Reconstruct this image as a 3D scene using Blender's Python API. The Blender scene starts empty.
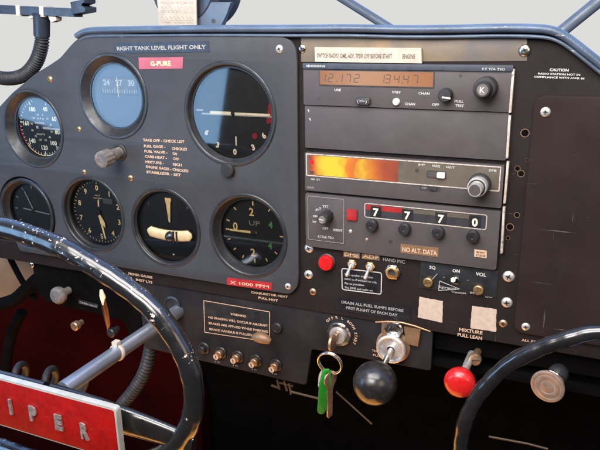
import bpy, bmesh, math, random
from mathutils import Vector, Matrix
random.seed(7)
S = 0.001                                   # everything below is authored in millimetres
scene = bpy.context.scene
COL = scene.collection

# ------------------------------------------------------------------ camera model (fitted to the panel: gauges 78 mm, radio stack 160 mm)
F = 656.258582
YAW, PITCH, ROLL = -0.42041953, -0.29592686, -0.01474858
CAM = Vector((214.8997, -492.62286, 29.05614))
def cam_axes():
    cy, sy, cp, sp, cr, sr = math.cos(YAW), math.sin(YAW), math.cos(PITCH), math.sin(PITCH), math.cos(ROLL), math.sin(ROLL)
    f = Vector((sy*cp, cy*cp, sp)); r = Vector((cy, -sy, 0)); u = r.cross(f)
    return r*cr + u*sr, u*cr - r*sr, f
R_, U_, F_ = cam_axes()
def at(px, py, d=0.0):
    """photo measurement -> point (x, z) of the plane d mm in front of the instrument panel"""
    v = R_*((px-300)/F) - U_*((py-225)/F) + F_
    t = (-d - CAM.y)/v.y
    p = CAM + v*t
    return p.x, p.z
def at3(px, py, d=0.0):
    x, z = at(px, py, d)
    return Vector((x, -d, z))

# ------------------------------------------------------------------ materials
MATS = {}
def mat(name, col, rough=0.5, metal=0.0, spec=0.5, var=0.15, vscale=60.0, bump=0.0, bscale=900.0, coat=0.0, dust=None, wear=None, rvar=0.12):
    m = bpy.data.materials.new(name); m.use_nodes = True
    nt = m.node_tree; N = nt.nodes; L = nt.links
    b = N['Principled BSDF']
    b.inputs['Metallic'].default_value = metal
    b.inputs['Specular IOR Level'].default_value = spec
    b.inputs['Coat Weight'].default_value = coat
    b.inputs['Coat Roughness'].default_value = 0.08
    tc = N.new('ShaderNodeTexCoord')
    n1 = N.new('ShaderNodeTexNoise'); n1.inputs['Scale'].default_value = vscale; n1.inputs['Detail'].default_value = 6
    L.new(tc.outputs['Object'], n1.inputs['Vector'])
    mr = N.new('ShaderNodeMapRange'); mr.inputs[1].default_value = 0.3; mr.inputs[2].default_value = 0.7
    mr.inputs[3].default_value = 1-var; mr.inputs[4].default_value = 1+var
    L.new(n1.outputs['Fac'], mr.inputs[0])
    mul = N.new('ShaderNodeMix'); mul.data_type = 'RGBA'; mul.blend_type = 'MULTIPLY'; mul.inputs[0].default_value = 1
    mul.inputs[6].default_value = (*col, 1)
    L.new(mr.outputs[0], mul.inputs[7])
    out = mul.outputs[2]
    def overlay(out, c, scale, lo, hi, amt, stretch=None):
        n = N.new('ShaderNodeTexNoise'); n.inputs['Scale'].default_value = scale; n.inputs['Detail'].default_value = 8; n.inputs['Roughness'].default_value = 0.65
        if stretch:
            mp = N.new('ShaderNodeMapping'); mp.inputs['Scale'].default_value = stretch
            L.new(tc.outputs['Object'], mp.inputs['Vector']); L.new(mp.outputs[0], n.inputs['Vector'])
        else:
            L.new(tc.outputs['Object'], n.inputs['Vector'])
        r = N.new('ShaderNodeMapRange'); r.inputs[1].default_value = lo; r.inputs[2].default_value = hi; r.inputs[3].default_value = 0; r.inputs[4].default_value = amt
        L.new(n.outputs['Fac'], r.inputs[0])
        mx = N.new('ShaderNodeMix'); mx.data_type = 'RGBA'
        L.new(r.outputs[0], mx.inputs[0]); L.new(out, mx.inputs[6]); mx.inputs[7].default_value = (*c, 1)
        return mx.outputs[2]
    for ov in (dust or []): out = overlay(out, *ov)
    for ov in (wear or []): out = overlay(out, *ov)
    L.new(out, b.inputs['Base Color'])
    n2 = N.new('ShaderNodeTexNoise'); n2.inputs['Scale'].default_value = vscale*2.3; n2.inputs['Detail'].default_value = 5
    L.new(tc.outputs['Object'], n2.inputs['Vector'])
    rr = N.new('ShaderNodeMapRange'); rr.inputs[1].default_value = 0.3; rr.inputs[2].default_value = 0.7
    rr.inputs[3].default_value = max(0.02, rough-rvar); rr.inputs[4].default_value = min(1, rough+rvar)
    L.new(n2.outputs['Fac'], rr.inputs[0]); L.new(rr.outputs[0], b.inputs['Roughness'])
    if bump:
        n3 = N.new('ShaderNodeTexNoise'); n3.inputs['Scale'].default_value = bscale; n3.inputs['Detail'].default_value = 3
        L.new(tc.outputs['Object'], n3.inputs['Vector'])
        bp = N.new('ShaderNodeBump'); bp.inputs['Strength'].default_value = bump; bp.inputs['Distance'].default_value = 0.0004
        L.new(n3.outputs['Fac'], bp.inputs['Height']); L.new(bp.outputs[0], b.inputs['Normal'])
    MATS[name] = m
    return m
GREYDUST = [((0.07, 0.067, 0.068), 25, 0.52, 0.8, 0.08), ((0.16, 0.15, 0.14), 2600, 0.69, 0.74, 0.25)]
SCR = [((0.17, 0.165, 0.16), 260, 0.675, 0.71, 0.5, (0.08, 1, 2.2)), ((0.15, 0.145, 0.14), 300, 0.68, 0.715, 0.45, (2.0, 1, 0.10)), ((0.012, 0.012, 0.013), 9, 0.50, 0.72, 0.35)]
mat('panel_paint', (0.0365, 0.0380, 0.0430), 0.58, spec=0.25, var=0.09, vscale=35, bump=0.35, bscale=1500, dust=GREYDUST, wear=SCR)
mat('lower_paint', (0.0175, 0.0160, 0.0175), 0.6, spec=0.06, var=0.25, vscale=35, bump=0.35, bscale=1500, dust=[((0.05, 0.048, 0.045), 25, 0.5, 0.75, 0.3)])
mat('base_paint', (0.0160, 0.0120, 0.0118), 0.6, spec=0.06, var=0.12, vscale=35, bump=0.35, bscale=1500, dust=GREYDUST, wear=SCR)
mat('cover_paint', (0.0200, 0.0135, 0.0122), 0.62, spec=0.06, var=0.2, vscale=22, bump=0.4, bscale=1300, dust=GREYDUST, wear=SCR)
mat('black_paint', (0.018, 0.017, 0.018), 0.6, spec=0.3, var=0.25, vscale=40, bump=0.3, dust=[((0.06, 0.055, 0.05), 30, 0.5, 0.8, 0.3)])
mat('top_trim', (0.030, 0.036, 0.050), 0.45, spec=0.4, var=0.15)
mat('vinyl', (0.048, 0.074, 0.115), 0.42, spec=0.5, var=0.2, vscale=50, bump=0.5, bscale=700, wear=[((0.55, 0.53, 0.5), 60, 0.66, 0.69, 0.8, (1, 3, 6))])  # blue of the sky reflected on the lip is put into this colour
mat('bronze_strip', (0.135, 0.098, 0.060), 0.5, metal=0.1, var=0.3, vscale=14, wear=[((0.085, 0.08, 0.08), 11, 0.48, 0.62, 0.9), ((0.24, 0.145, 0.062), 26, 0.56, 0.7, 0.7), ((0.12, 0.10, 0.08), 120, 0.6, 0.7, 0.5, (0.3, 1, 4))])  # wear overlay here gives the strip its brown mottling
mat('radio_face', (0.061, 0.053, 0.054), 0.5, spec=0.2, var=0.08, vscale=50, bump=0.2, bscale=2200, dust=GREYDUST)
mat('radio_dark', (0.03, 0.03, 0.033), 0.4, spec=0.4, var=0.15)
mat('olive_face', (0.085, 0.073, 0.055), 0.35, spec=0.5, var=0.15)
mat('bezel', (0.015, 0.015, 0.017), 0.42, spec=0.45, var=0.25, vscale=70, bump=0.15, dust=[((0.09, 0.075, 0.06), 45, 0.55, 0.8, 0.35)])
mat('dial_black', (0.012, 0.0115, 0.012), 0.6, spec=0.3, var=0.3)
mat('dial_slate', (0.06, 0.075, 0.10), 0.6, spec=0.3, var=0.2)
mat('dial_card', (0.07, 0.065, 0.06), 0.6, var=0.15)
mat('cream', (0.86, 0.74, 0.50), 0.6, var=0.12, vscale=200)
mat('lume', (0.90, 0.62, 0.26), 0.6, var=0.15, vscale=300)
mat('white_ink', (0.40, 0.385, 0.37), 0.6, var=0.2, vscale=500)
mat('peach_ink', (0.48, 0.315, 0.21), 0.6, var=0.25, vscale=500)
mat('grey_ink', (0.25, 0.235, 0.22), 0.6, var=0.3, vscale=500)
mat('dark_ink', (0.03, 0.025, 0.022), 0.6)
mat('green_ink', (0.06, 0.30, 0.08), 0.6)
mat('red_ink', (0.55, 0.02, 0.02), 0.5)
mat('chrome', (0.62, 0.60, 0.57), 0.22, metal=1, var=0.15, vscale=90, dust=[((0.2, 0.17, 0.13), 60, 0.5, 0.75, 0.5)])
mat('alu', (0.60, 0.58, 0.56), 0.42, metal=0.75, var=0.15, vscale=150)
mat('frame_bright', (0.46, 0.45, 0.39), 0.38, metal=0.35, var=0.15, vscale=90)
mat('lever_red', (0.06, 0.014, 0.013), 0.3, metal=0.3, var=0.3, vscale=120)
mat('coin', (0.36, 0.26, 0.20), 0.45, metal=0.55, var=0.25, vscale=120)
mat('worn_edge', (0.46, 0.40, 0.35), 0.5, metal=0.3, var=0.3, vscale=300, wear=[((0.08, 0.07, 0.065), 180, 0.6, 0.66, 0.9)])
mat('brass', (0.62, 0.40, 0.17), 0.35, metal=0.9, var=0.2, vscale=200)
mat('bronze', (0.42, 0.27, 0.17), 0.42, metal=0.85, var=0.25, vscale=150)
mat('rubber', (0.018, 0.018, 0.02), 0.55, spec=0.35, var=0.3, vscale=80, dust=[((0.09, 0.085, 0.08), 70, 0.52, 0.75, 0.4)])
mat('grey_rubber', (0.11, 0.10, 0.095), 0.6, spec=0.3, var=0.3, vscale=120, dust=[((0.32, 0.27, 0.22), 160, 0.5, 0.7, 0.6)])
mat('ball_black', (0.014, 0.013, 0.014), 0.28, spec=0.6, var=0.3, vscale=90, rvar=0.1, dust=[((0.10, 0.08, 0.065), 110, 0.55, 0.75, 0.35)])
mat('red_plastic', (0.45, 0.008, 0.009), 0.32, spec=0.5, var=0.12, vscale=120, coat=0.2)
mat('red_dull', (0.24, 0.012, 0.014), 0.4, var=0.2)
mat('red_tape', (0.32, 0.010, 0.016), 0.45, var=0.12)
mat('pink_tape', (0.30, 0.06, 0.08), 0.5, var=0.12)
mat('navy_tape', (0.020, 0.027, 0.042), 0.5, spec=0.35, var=0.25, vscale=150)
mat('black_tape', (0.010, 0.010, 0.013), 0.4, spec=0.4, var=0.2)
mat('tag_black', (0.014, 0.016, 0.018), 0.4, spec=0.4, var=0.3)
mat('paper', (0.36, 0.315, 0.255), 0.75, var=0.12, vscale=120)
mat('sticker', (0.43, 0.335, 0.265), 0.75, var=0.10, vscale=250, bump=0.3, bscale=500, dust=[((0.30, 0.22, 0.16), 130, 0.6, 0.8, 0.4)])
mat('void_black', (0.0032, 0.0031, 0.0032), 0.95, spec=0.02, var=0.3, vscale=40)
mat('footwell_red', (0.021, 0.0006, 0.0006), 0.9, spec=0.05, var=0.4, vscale=12, bump=0.4, bscale=300)
mat('beige', (0.16, 0.10, 0.055), 0.8, var=0.15, vscale=30)
mat('plastic_blue', (0.022, 0.027, 0.040), 0.4, var=0.2)
mat('tube_cream', (0.46, 0.35, 0.185), 0.45, var=0.15, vscale=150)
mat('dark_wire', (0.06, 0.040, 0.027), 0.5, metal=0.4, var=0.2)
mat('brown_ink', (0.10, 0.068, 0.05), 0.6)
mat('tie_white', (0.50, 0.42, 0.33), 0.45, var=0.1)
mat('green_plastic', (0.014, 0.20, 0.02), 0.35, spec=0.5, var=0.15, vscale=150)
mat('badge_red', (0.25, 0.003, 0.002), 0.5, spec=0.2, var=0.18, vscale=120, wear=[((0.75, 0.45, 0.36), 420, 0.70, 0.73, 0.8), ((0.20, 0.01, 0.01), 90, 0.6, 0.75, 0.5)])
mat('frame_tube', (0.075, 0.10, 0.14), 0.45, var=0.15)
mat('brown_block', (0.20, 0.115, 0.06), 0.5, metal=0.3, var=0.25)
mat('lens_white', (0.55, 0.54, 0.52), 0.35)
# glossy black wheel enamel, chipped to pale primer in patches
mat('shaft_metal', (0.64, 0.71, 0.84), 0.30, metal=0.9, var=0.05, vscale=25, rvar=0.03)  # blue tint imitates sky reflected along the tube
mat('wheel_black', (0.009, 0.009, 0.010), 0.24, spec=0.6, var=0.3, vscale=70, rvar=0.07, bump=0.25, bscale=140, coat=0.4,
    wear=[((0.62, 0.55, 0.48), 300, 0.625, 0.635, 1.0), ((0.58, 0.48, 0.40), 120, 0.64, 0.65, 1.0), ((0.009, 0.009, 0.010), 22, 0.50, 0.515, 1.0)])
mat('wheel_clean', (0.009, 0.009, 0.010), 0.22, spec=0.6, var=0.3, vscale=70, rvar=0.07, bump=0.15, bscale=140, coat=0.4)
mat('letter_metal', (0.66, 0.60, 0.56), 0.36, metal=0.85, var=0.25, vscale=200)
mat('bar_black', (0.010, 0.009, 0.009), 0.2, spec=0.6, var=0.3, vscale=70, rvar=0.1, coat=0.3, bump=0.5, bscale=200)
def glass(name, tint=(1, 1, 1), rough=0.02):
    m = bpy.data.materials.new(name); m.use_nodes = True
    nt = m.node_tree; nt.nodes.clear(); N = nt.nodes; L = nt.links
    o = N.new('ShaderNodeOutputMaterial'); mx = N.new('ShaderNodeMixShader'); fr = N.new('ShaderNodeFresnel'); fr.inputs[0].default_value = 1.7
    t = N.new('ShaderNodeBsdfTransparent'); t.inputs[0].default_value = (*tint, 1)
    g = N.new('ShaderNodeBsdfGlossy'); g.inputs['Roughness'].default_value = rough
    tc = N.new('ShaderNodeTexCoord'); n = N.new('ShaderNodeTexNoise'); n.inputs['Scale'].default_value = 30; n.inputs['Detail'].default_value = 4
    L.new(tc.outputs['Object'], n.inputs['Vector'])
    mr = N.new('ShaderNodeMapRange'); mr.inputs[3].default_value = rough*0.5; mr.inputs[4].default_value = rough*2+0.02
    L.new(n.outputs['Fac'], mr.inputs[0]); L.new(mr.outputs[0], g.inputs['Roughness'])
    L.new(fr.outputs[0], mx.inputs[0]); L.new(t.outputs[0], mx.inputs[1]); L.new(g.outputs[0], mx.inputs[2]); L.new(mx.outputs[0], o.inputs[0])
    MATS[name] = m
glass('glass', rough=0.03)
def screen(name, stops, strength, axis_scale, noise=0.0):
    """a lit LCD or a painted window reflection: emission follows a colour ramp along the screen, mottled"""
    m = bpy.data.materials.new(name); m.use_nodes = True
    nt = m.node_tree; N = nt.nodes; L = nt.links; b = N['Principled BSDF']
    b.inputs['Base Color'].default_value = (0.05, 0.03, 0.02, 1); b.inputs['Roughness'].default_value = 0.15
    tc = N.new('ShaderNodeTexCoord'); mp = N.new('ShaderNodeMapping')
    mp.inputs['Location'].default_value = (-axis_scale[0]/(axis_scale[1]-axis_scale[0]), 0, 0)
    mp.inputs['Scale'].default_value = (1000/(axis_scale[1]-axis_scale[0]), 1, 1)
    L.new(tc.outputs['Object'], mp.inputs['Vector'])
    n = N.new('ShaderNodeTexNoise'); n.inputs['Scale'].default_value = 45; n.inputs['Detail'].default_value = 3
    mp2 = N.new('ShaderNodeMapping'); mp2.inputs['Scale'].default_value = (1, 1, 0.9); mp2.inputs['Rotation'].default_value = (0, 0.35, 0)
    L.new(tc.outputs['Object'], mp2.inputs['Vector']); L.new(mp2.outputs[0], n.inputs['Vector'])
    sx = N.new('ShaderNodeSeparateXYZ'); L.new(mp.outputs[0], sx.inputs[0])
    ad = N.new('ShaderNodeMath'); ad.operation = 'MULTIPLY_ADD'; ad.inputs[1].default_value = noise; 
    sb = N.new('ShaderNodeMath'); sb.operation = 'SUBTRACT'; sb.inputs[1].default_value = 0.5
    L.new(n.outputs['Fac'], sb.inputs[0]); L.new(sb.outputs[0], ad.inputs[0]); L.new(sx.outputs[0], ad.inputs[2])
    cr = N.new('ShaderNodeValToRGB'); e = cr.color_ramp
    while len(e.elements) < len(stops): e.elements.new(0.5)
    for k, (p, c) in enumerate(stops): e.elements[k].position = p; e.elements[k].color = (*c, 1)
    L.new(ad.outputs[0], cr.inputs[0]); L.new(cr.outputs[0], b.inputs['Emission Color'])
    b.inputs['Emission Strength'].default_value = strength
    MATS[name] = m

# ------------------------------------------------------------------ mesh builder
_capH = None
class MB:
    def __init__(s): s.bm = bmesh.new(); s.mats = []
    def mi(s, m):
        if m not in s.mats: s.mats.append(m)
        return s.mats.index(m)
    def _fin(s, faces, m):
        i = s.mi(m)
        for f in faces: f.material_index = i
    def poly(s, pts, d0, d1, m, bev=0.0, seg=2):
        """prism: outline pts (x,z) from depth d0 (back) to d1 (front)"""
        bm = s.bm; n = len(pts)
        A = sum(pts[i][0]*pts[(i+1) % n][1]-pts[(i+1) % n][0]*pts[i][1] for i in range(n))
        if A < 0: pts = pts[::-1]
        fv = [bm.verts.new((x, -d1, z)) for x, z in pts]; bv = [bm.verts.new((x, -d0, z)) for x, z in pts]
        fs = [bm.faces.new(fv)]; fs.append(bm.faces.new(bv[::-1]))
        for i in range(n):
            j = (i+1) % n
            fs.append(bm.faces.new((fv[j], fv[i], bv[i], bv[j])))
        s._fin(fs, m)
        if bev > 0:
            r = bmesh.ops.bevel(bm, geom=list(fs[0].edges), offset=bev, segments=seg, profile=0.6, affect='EDGES')
            s._fin(r['faces'], m)
        return s
    def rect(s, x0, x1, z0, z1, d0, d1, m, r=0.0, bev=0.0):
        return s.poly(rrect(x0, x1, z0, z1, r), d0, d1, m, bev)
    def quadpx(s, px, d0, d1, m, bev=0.0):
        return s.poly([at(x, y, d1) for x, y in px], d0, d1, m, bev)
    def lathe(s, O, prof, m, axis=(0, -1, 0), seg=40, knurl=0.0, kn=0, sq=None):
        bm = s.bm; a = Vector(axis).normalized()
        u = a.orthogonal().normalized() if abs(a.y) < 0.99 else Vector((1, 0, 0)); v = a.cross(u)
        O = Vector(O); rings = []
        for r, t in prof:
            if r <= 1e-6: rings.append([bm.verts.new(O+a*t)])
            else:
                ring = []
                for k in range(seg):
                    th = 2*math.pi*k/seg
                    rr = r*(1+(knurl*math.cos(kn*th) if knurl else 0))
                    ring.append(bm.verts.new(O+a*t+(u*math.cos(th)+v*math.sin(th))*rr))
                rings.append(ring)
        fs = []
        for A, B in zip(rings, rings[1:]):
            for k in range(seg):
                j = (k+1) % seg
                if len(A) == 1 and len(B) == 1: continue
                if len(A) == 1: fs.append(bm.faces.new((A[0], B[k], B[j])))
                elif len(B) == 1: fs.append(bm.faces.new((A[k], B[0], A[j])))
                else: fs.append(bm.faces.new((A[k], B[k], B[j], A[j])))
        s._fin(fs, m)
        return s
    def tube(s, pts, r, m, seg=12, closed=False, flat=None, caps=True):
        bm = s.bm; P = [Vector(p) for p in pts]; n = len(P)
        rs = r if isinstance(r, (list, tuple)) else [r]*n
        up = None; rings = []
        for i in range(n):
            if closed: t = P[(i+1) % n]-P[i-1]
            else: t = P[min(i+1, n-1)]-P[max(i-1, 0)]
            t.normalize()
            if up is None:
                up = t.orthogonal().normalized() if abs(t.y) > 0.9 else Vector((0, 1, 0))
            up = (up - t*up.dot(t)).normalized(); w = t.cross(up)
            fx = flat or (1, 1)
            rings.append([bm.verts.new(P[i]+(up*math.cos(a)*fx[0]+w*math.sin(a)*fx[1])*rs[i]) for a in [2*math.pi*k/seg for k in range(seg)]])
        fs = []
        for i in range(n if closed else n-1):
            A, B = rings[i], rings[(i+1) % n]
            for k in range(seg):
                j = (k+1) % seg
                fs.append(bm.faces.new((A[k], A[j], B[j], B[k])))
        if not closed and caps:
            fs.append(bm.faces.new(rings[0][::-1])); fs.append(bm.faces.new(rings[-1]))
        s._fin(fs, m)
        return s
    def ball(s, C, r, m, seg=32):
        n = seg//2
        return s.lathe(Vector(C)+Vector((0, r, 0)), [(r*math.sin(math.pi*k/n) if 0 < k < n else 0, r-r*math.cos(math.pi*k/n)) for k in range(n+1)], m, seg=seg)
    def text(s, txt, x, z, w, h, m, d, ang=0.0, center=False, bold=0.0, slant=0.0):
        """lettering on the plane d: baseline start (or centre) x,z, width w (None = natural), cap height h"""
        global _capH
        def tm(t):
            cu = bpy.data.curves.new('t', 'FONT'); cu.body = t; cu.size = 1; cu.resolution_u = 2; cu.offset = bold; cu.shear = slant
            o = bpy.data.objects.new('t', cu); me = bpy.data.meshes.new_from_object(o)
            bpy.data.objects.remove(o); bpy.data.curves.remove(cu); return me
        if _capH is None:
            me = tm('H'); ys = [v.co.y for v in me.vertices]; _capH = max(ys)-min(ys); bpy.data.meshes.remove(me)
        me = tm(txt)
        if not me.vertices: return s
        xs = [v.co.x for v in me.vertices]; x0, x1 = min(xs), max(xs); sy = h/_capH
        sx = w/(x1-x0) if w else sy
        ca, sa = math.cos(ang), math.sin(ang); vs = []
        for v in me.vertices:
            lx = (v.co.x-x0)*sx; ly = v.co.y*sy
            if center: lx -= (x1-x0)*sx/2; ly -= h/2
            vs.append(s.bm.verts.new((x+lx*ca-ly*sa, -d, z+lx*sa+ly*ca)))
        i = s.mi(m)
        for p in me.polygons:
            try: f = s.bm.faces.new([vs[k] for k in p.vertices]); f.material_index = i
            except ValueError: pass
        bpy.data.meshes.remove(me)
        return s
    def tpx(s, txt, pl, pr, h, m, d, bold=0.015):
        """lettering whose baseline runs between two measured points of the plane d"""
        a = at(*pl, d); b = at(*pr, d)
        return s.text(txt, a[0], a[1], math.hypot(b[0]-a[0], b[1]-a[1]), h, m, d, math.atan2(b[1]-a[1], b[0]-a[0]), bold=bold)
    def bar2(s, p, q, w, m, d, th=0.12):
        """thin flat stroke between two panel points"""
        p = Vector(p); q = Vector(q); t = (q-p).normalized(); n = Vector((-t.y, t.x))*w/2
        return s.poly([tuple(p+n), tuple(p-n), tuple(q-n), tuple(q+n)], d-th, d, m)
    def outline(s, pts, w, m, d):
        n = len(pts)
        for i in range(n): s.bar2(pts[i], pts[(i+1) % n], w, m, d+0.01*(i % 2))
        return s
    def seg7(s, ch, x, z, w, h, m, d):
        T = {'0': 'abcdef', '1': 'bc', '2': 'abged', '3': 'abgcd', '4': 'fgbc', '5': 'afgcd', '6': 'afgedc', '7': 'abc', '8': 'abcdefg', '9': 'abcfgd'}
        sl = 0.10*h; t = 0.13*w+0.10
        q = {'a': ((0, h), (w, h)), 'b': ((w, h), (w, h/2)), 'c': ((w, h/2), (w, 0)), 'd': ((0, 0), (w, 0)), 'e': ((0, h/2), (0, 0)), 'f': ((0, h), (0, h/2)), 'g': ((0, h/2), (w, h/2))}
        for k in T.get(ch, ''):
            (a, b), (c, e) = q[k]
            g = 0.06
            s.bar2((x+a+sl*b/h+(c-a)*g, z+b+(e-b)*g), (x+c+sl*e/h-(c-a)*g, z+e-(e-b)*g), t, m, d, 0.05)
        return s
    def build(s, name, parent=None, sharp=38, label=None, recalc=True):
        bm = s.bm
        bmesh.ops.remove_doubles(bm, verts=bm.verts, dist=1e-5)
        if recalc: bmesh.ops.recalc_face_normals(bm, faces=bm.faces)
        else:
            for f in bm.faces:
                f.normal_update()
                if f.normal.y > 0: f.normal_flip()
        for v in bm.verts: v.co *= S
        for f in bm.faces: f.smooth = True
        c = math.radians(sharp)
        for e in bm.edges:
            if len(e.link_faces) == 2:
                if e.calc_face_angle(0) > c: e.smooth = False
        me = bpy.data.meshes.new(name); bm.to_mesh(me); bm.free()
        for m in s.mats: me.materials.append(MATS[m])
        o = bpy.data.objects.new(name, me); COL.objects.link(o)
        if parent: link(o, parent)
        if label: o['label'] = label
        return o
def link(o, parent):
    o.parent = parent
    o.matrix_parent_inverse = Matrix.Translation(-parent_loc(parent))
def parent_loc(p):
    v = Vector(p.location)
    while p.parent:
        p = p.parent
        v = Vector((0, 0, 0)) if p is None else v
    return ROOTLOC.get(p.name, v) if False else Vector(WORLD.get(p.name, (0, 0, 0)))
WORLD = {}
def rrect(x0, x1, z0, z1, r, n=6):
    if r <= 0: return [(x0, z0), (x1, z0), (x1, z1), (x0, z1)]
    out = []
    for cx, cz, a0 in ((x1-r, z0+r, -90), (x1-r, z1-r, 0), (x0+r, z1-r, 90), (x0+r, z0+r, 180)):
        for k in range(n+1):
            a = math.radians(a0+90*k/n); out.append((cx+r*math.cos(a), cz+r*math.sin(a)))
    return out
def circ(cx, cz, r, n=64): return [(cx+r*math.cos(2*math.pi*k/n), cz+r*math.sin(2*math.pi*k/n)) for k in range(n)]
def round_poly(pts, r, n=6):
    out = []; N = len(pts)
    for i in range(N):
        p = Vector(pts[i]); a = Vector(pts[i-1])-p; b = Vector(pts[(i+1) % N])-p
        k = min(r, a.length*0.45, b.length*0.45)
        A = p+a.normalized()*k; B = p+b.normalized()*k
        for j in range(n+1):
            t = j/n; q = A*(1-t)**2+p*2*t*(1-t)+B*t*t; out.append((q.x, q.y))
    return out
def sheet(name, outline, holes, d0, d1, m, parent, bev=0.6, label=None):
    """flat plate with real openings and rounded edges"""
    cu = bpy.data.curves.new(name, 'CURVE'); cu.dimensions = '2D'; cu.fill_mode = 'BOTH'
    th = d1-d0; cu.extrude = max(th/2-bev, 0.01); cu.bevel_depth = bev; cu.bevel_resolution = 2; cu.offset = -bev
    for pts in [outline]+holes:
        sp = cu.splines.new('POLY'); sp.points.add(len(pts)-1); sp.use_cyclic_u = True
        for k, (x, z) in enumerate(pts): sp.points[k].co = (x, z, 0, 1)
    o = bpy.data.objects.new('c', cu); me = bpy.data.meshes.new_from_object(o)
    bpy.data.objects.remove(o); bpy.data.curves.remove(cu)
    mb = MB(); vs = [mb.bm.verts.new((v.co.x, -(d0+d1)/2-v.co.z, v.co.y)) for v in me.vertices]
    for p in me.polygons:
        try: mb.bm.faces.new([vs[k] for k in p.vertices])
        except ValueError: pass
    bpy.data.meshes.remove(me); mb.mi(m)
    return mb.build(name, parent, label=label)
def thing(name, label, cat, p, group=None):
    """an Empty at the thing's place; its parts are its children"""
    o = bpy.data.objects.new(name, None); COL.objects.link(o); o.empty_display_size = 0.01
    o.location = Vector(p)*S; WORLD[o.name] = o.location.copy()
    o['label'] = label; o['category'] = cat
    if group: o['group'] = group
    return o
def tag(o, label, cat, group=None):
    o['label'] = label; o['category'] = cat
    if group: o['group'] = group
    return o
def sub(o, parent):                                  # sub-part: child of a part (parts sit at their thing with identity transforms)
    root = parent.parent
    o.parent = parent
    o.matrix_parent_inverse = Matrix.Identity(4)
    return o
def P3(px, py, d): return at3(px, py, d)
def A0(px, py, d=0): x, z = at(px, py, d); return (x, -d, z)

def screw(px, py, d, r, parent, m='chrome', slot=True, name='screw'):
    x, z = at(px, py, d); mb = MB()
    mb.lathe((x, -d, z), [(r, -0.3), (r, 0.15), (r*0.88, r*0.22), (r*0.55, r*0.38), (r*0.32, r*0.42), (r*0.26, r*0.2), (0, r*0.15)], m, seg=20)
    if slot:
        a = random.uniform(0, 3.1); dd = d+r*0.43
        for q in (a, a+math.pi/2):
            c, s_ = math.cos(q)*r*0.5, math.sin(q)*r*0.5
            mb.bar2((x-c, z-s_), (x+c, z+s_), r*0.2, 'dark_ink', dd, 0.1)
    return mb.build(name, parent)

# ================================================================== SETTING: dark red footwell behind, beige side lining
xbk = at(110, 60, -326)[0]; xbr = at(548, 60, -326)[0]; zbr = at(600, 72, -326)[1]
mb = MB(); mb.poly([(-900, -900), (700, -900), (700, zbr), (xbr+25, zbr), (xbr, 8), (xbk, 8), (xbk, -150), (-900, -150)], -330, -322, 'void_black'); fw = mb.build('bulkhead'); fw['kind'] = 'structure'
mb = MB(); mb.poly(round_poly([at(-60, 296, -290), at(150, 296, -290), at(200, 400, -290), at(205, 520, -290), at(-60, 520, -290)], 25), -318, -290, 'footwell_red', 4.0)
tag(mb.build('footwell_lining'), 'dark red quilted lining deep in the footwell behind the left wheel', 'lining')
# ------------------------------------------------------------------ DASHBOARD (base panel)
DB = -4.0
dash = thing('dashboard', 'wide dark grey aircraft dashboard carrying radios, gauges and knobs under a rolled dark lip painted with blue sky reflection', 'dashboard', (0, 4, -100))
LEFT = [(100, 33), (92, 33), (84, 35), (77, 39), (70, 46), (60, 58), (48, 66), (36, 73), (24, 83), (12, 93), (0, 106), (-15, 125), (-25, 160)]
top_base = [at(x, y, DB) for x, y in ((100, 30), (300, 29), (500, 28), (545, 30), (562, 37), (580, 50), (600, 66), (640, 97), (680, 130))]
left_base = [at(x+3, y-3.0, DB) for x, y in LEFT[1:]]
zc = at(330, 314, DB)[1]
xl = at(-25, 160, DB)[0]-30
xs0 = -17.0
outline = [(xl, zc), (340, zc), (340, top_base[-1][1]-60)] + top_base[::-1] + [(top_base[0][0], top_base[0][1]-8), (xs0, top_base[1][1]-9), (xs0, -194), (xl, -194)]
sheet('base_plate', outline, [], DB-3, DB, 'base_paint', dash, 0.8)
# lower sub panel, a step back, cut higher on the right
zl = zc-0.8
xl2 = at(29, 262, DB)[0]
lowpts = [(-188, zl), (112, zl), (112, -254), (2, -255), (-4, -294), (-188, -291)]
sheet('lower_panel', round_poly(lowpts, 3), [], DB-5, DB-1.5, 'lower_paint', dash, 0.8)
sheet('lower_panel_shade', round_poly([(xl2, zl), (-188.5, zl), (-188.5, -289), (-205, -289), (-215, -266), (xl2+12, -262), (xl2, -250)], 3), [], DB-9, DB-4, 'void_black', dash, 0.8)  # black sheet stands for shade over the lower panel's left end
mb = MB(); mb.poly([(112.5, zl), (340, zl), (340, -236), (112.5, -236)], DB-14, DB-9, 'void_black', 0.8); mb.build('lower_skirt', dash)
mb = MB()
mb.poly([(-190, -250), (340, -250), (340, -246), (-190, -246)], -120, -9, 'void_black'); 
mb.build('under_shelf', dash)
# glareshield: rolled lip and the deck running forward to the windscreen
lipc = [(78, 36), (84, 32), (92, 30.5), (110, 30), (200, 28.7), (300, 28.8), (350, 28.2), (400, 29.6), (450, 29.3), (500, 28.0), (535, 28.4), (552, 30), (565, 36), (580, 47.5), (600, 63.5), (640, 95), (680, 128), (760, 200), (840, 290)]
P = [at3(x, y, -2) for x, y in lipc]
fine = []
for i in range(len(P)-1):
    for k in range(6): fine.append(P[i].lerp(P[i+1], k/6))
fine.append(P[-1])
for _ in range(8): fine = [fine[0]]+[(fine[i-1]+fine[i]*2+fine[i+1])/4 for i in range(1, len(fine)-1)]+[fine[-1]]
mb = MB(); mb.tube(fine, 3.1, 'vinyl', 16, flat=(1.6, 1.0))
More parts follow.
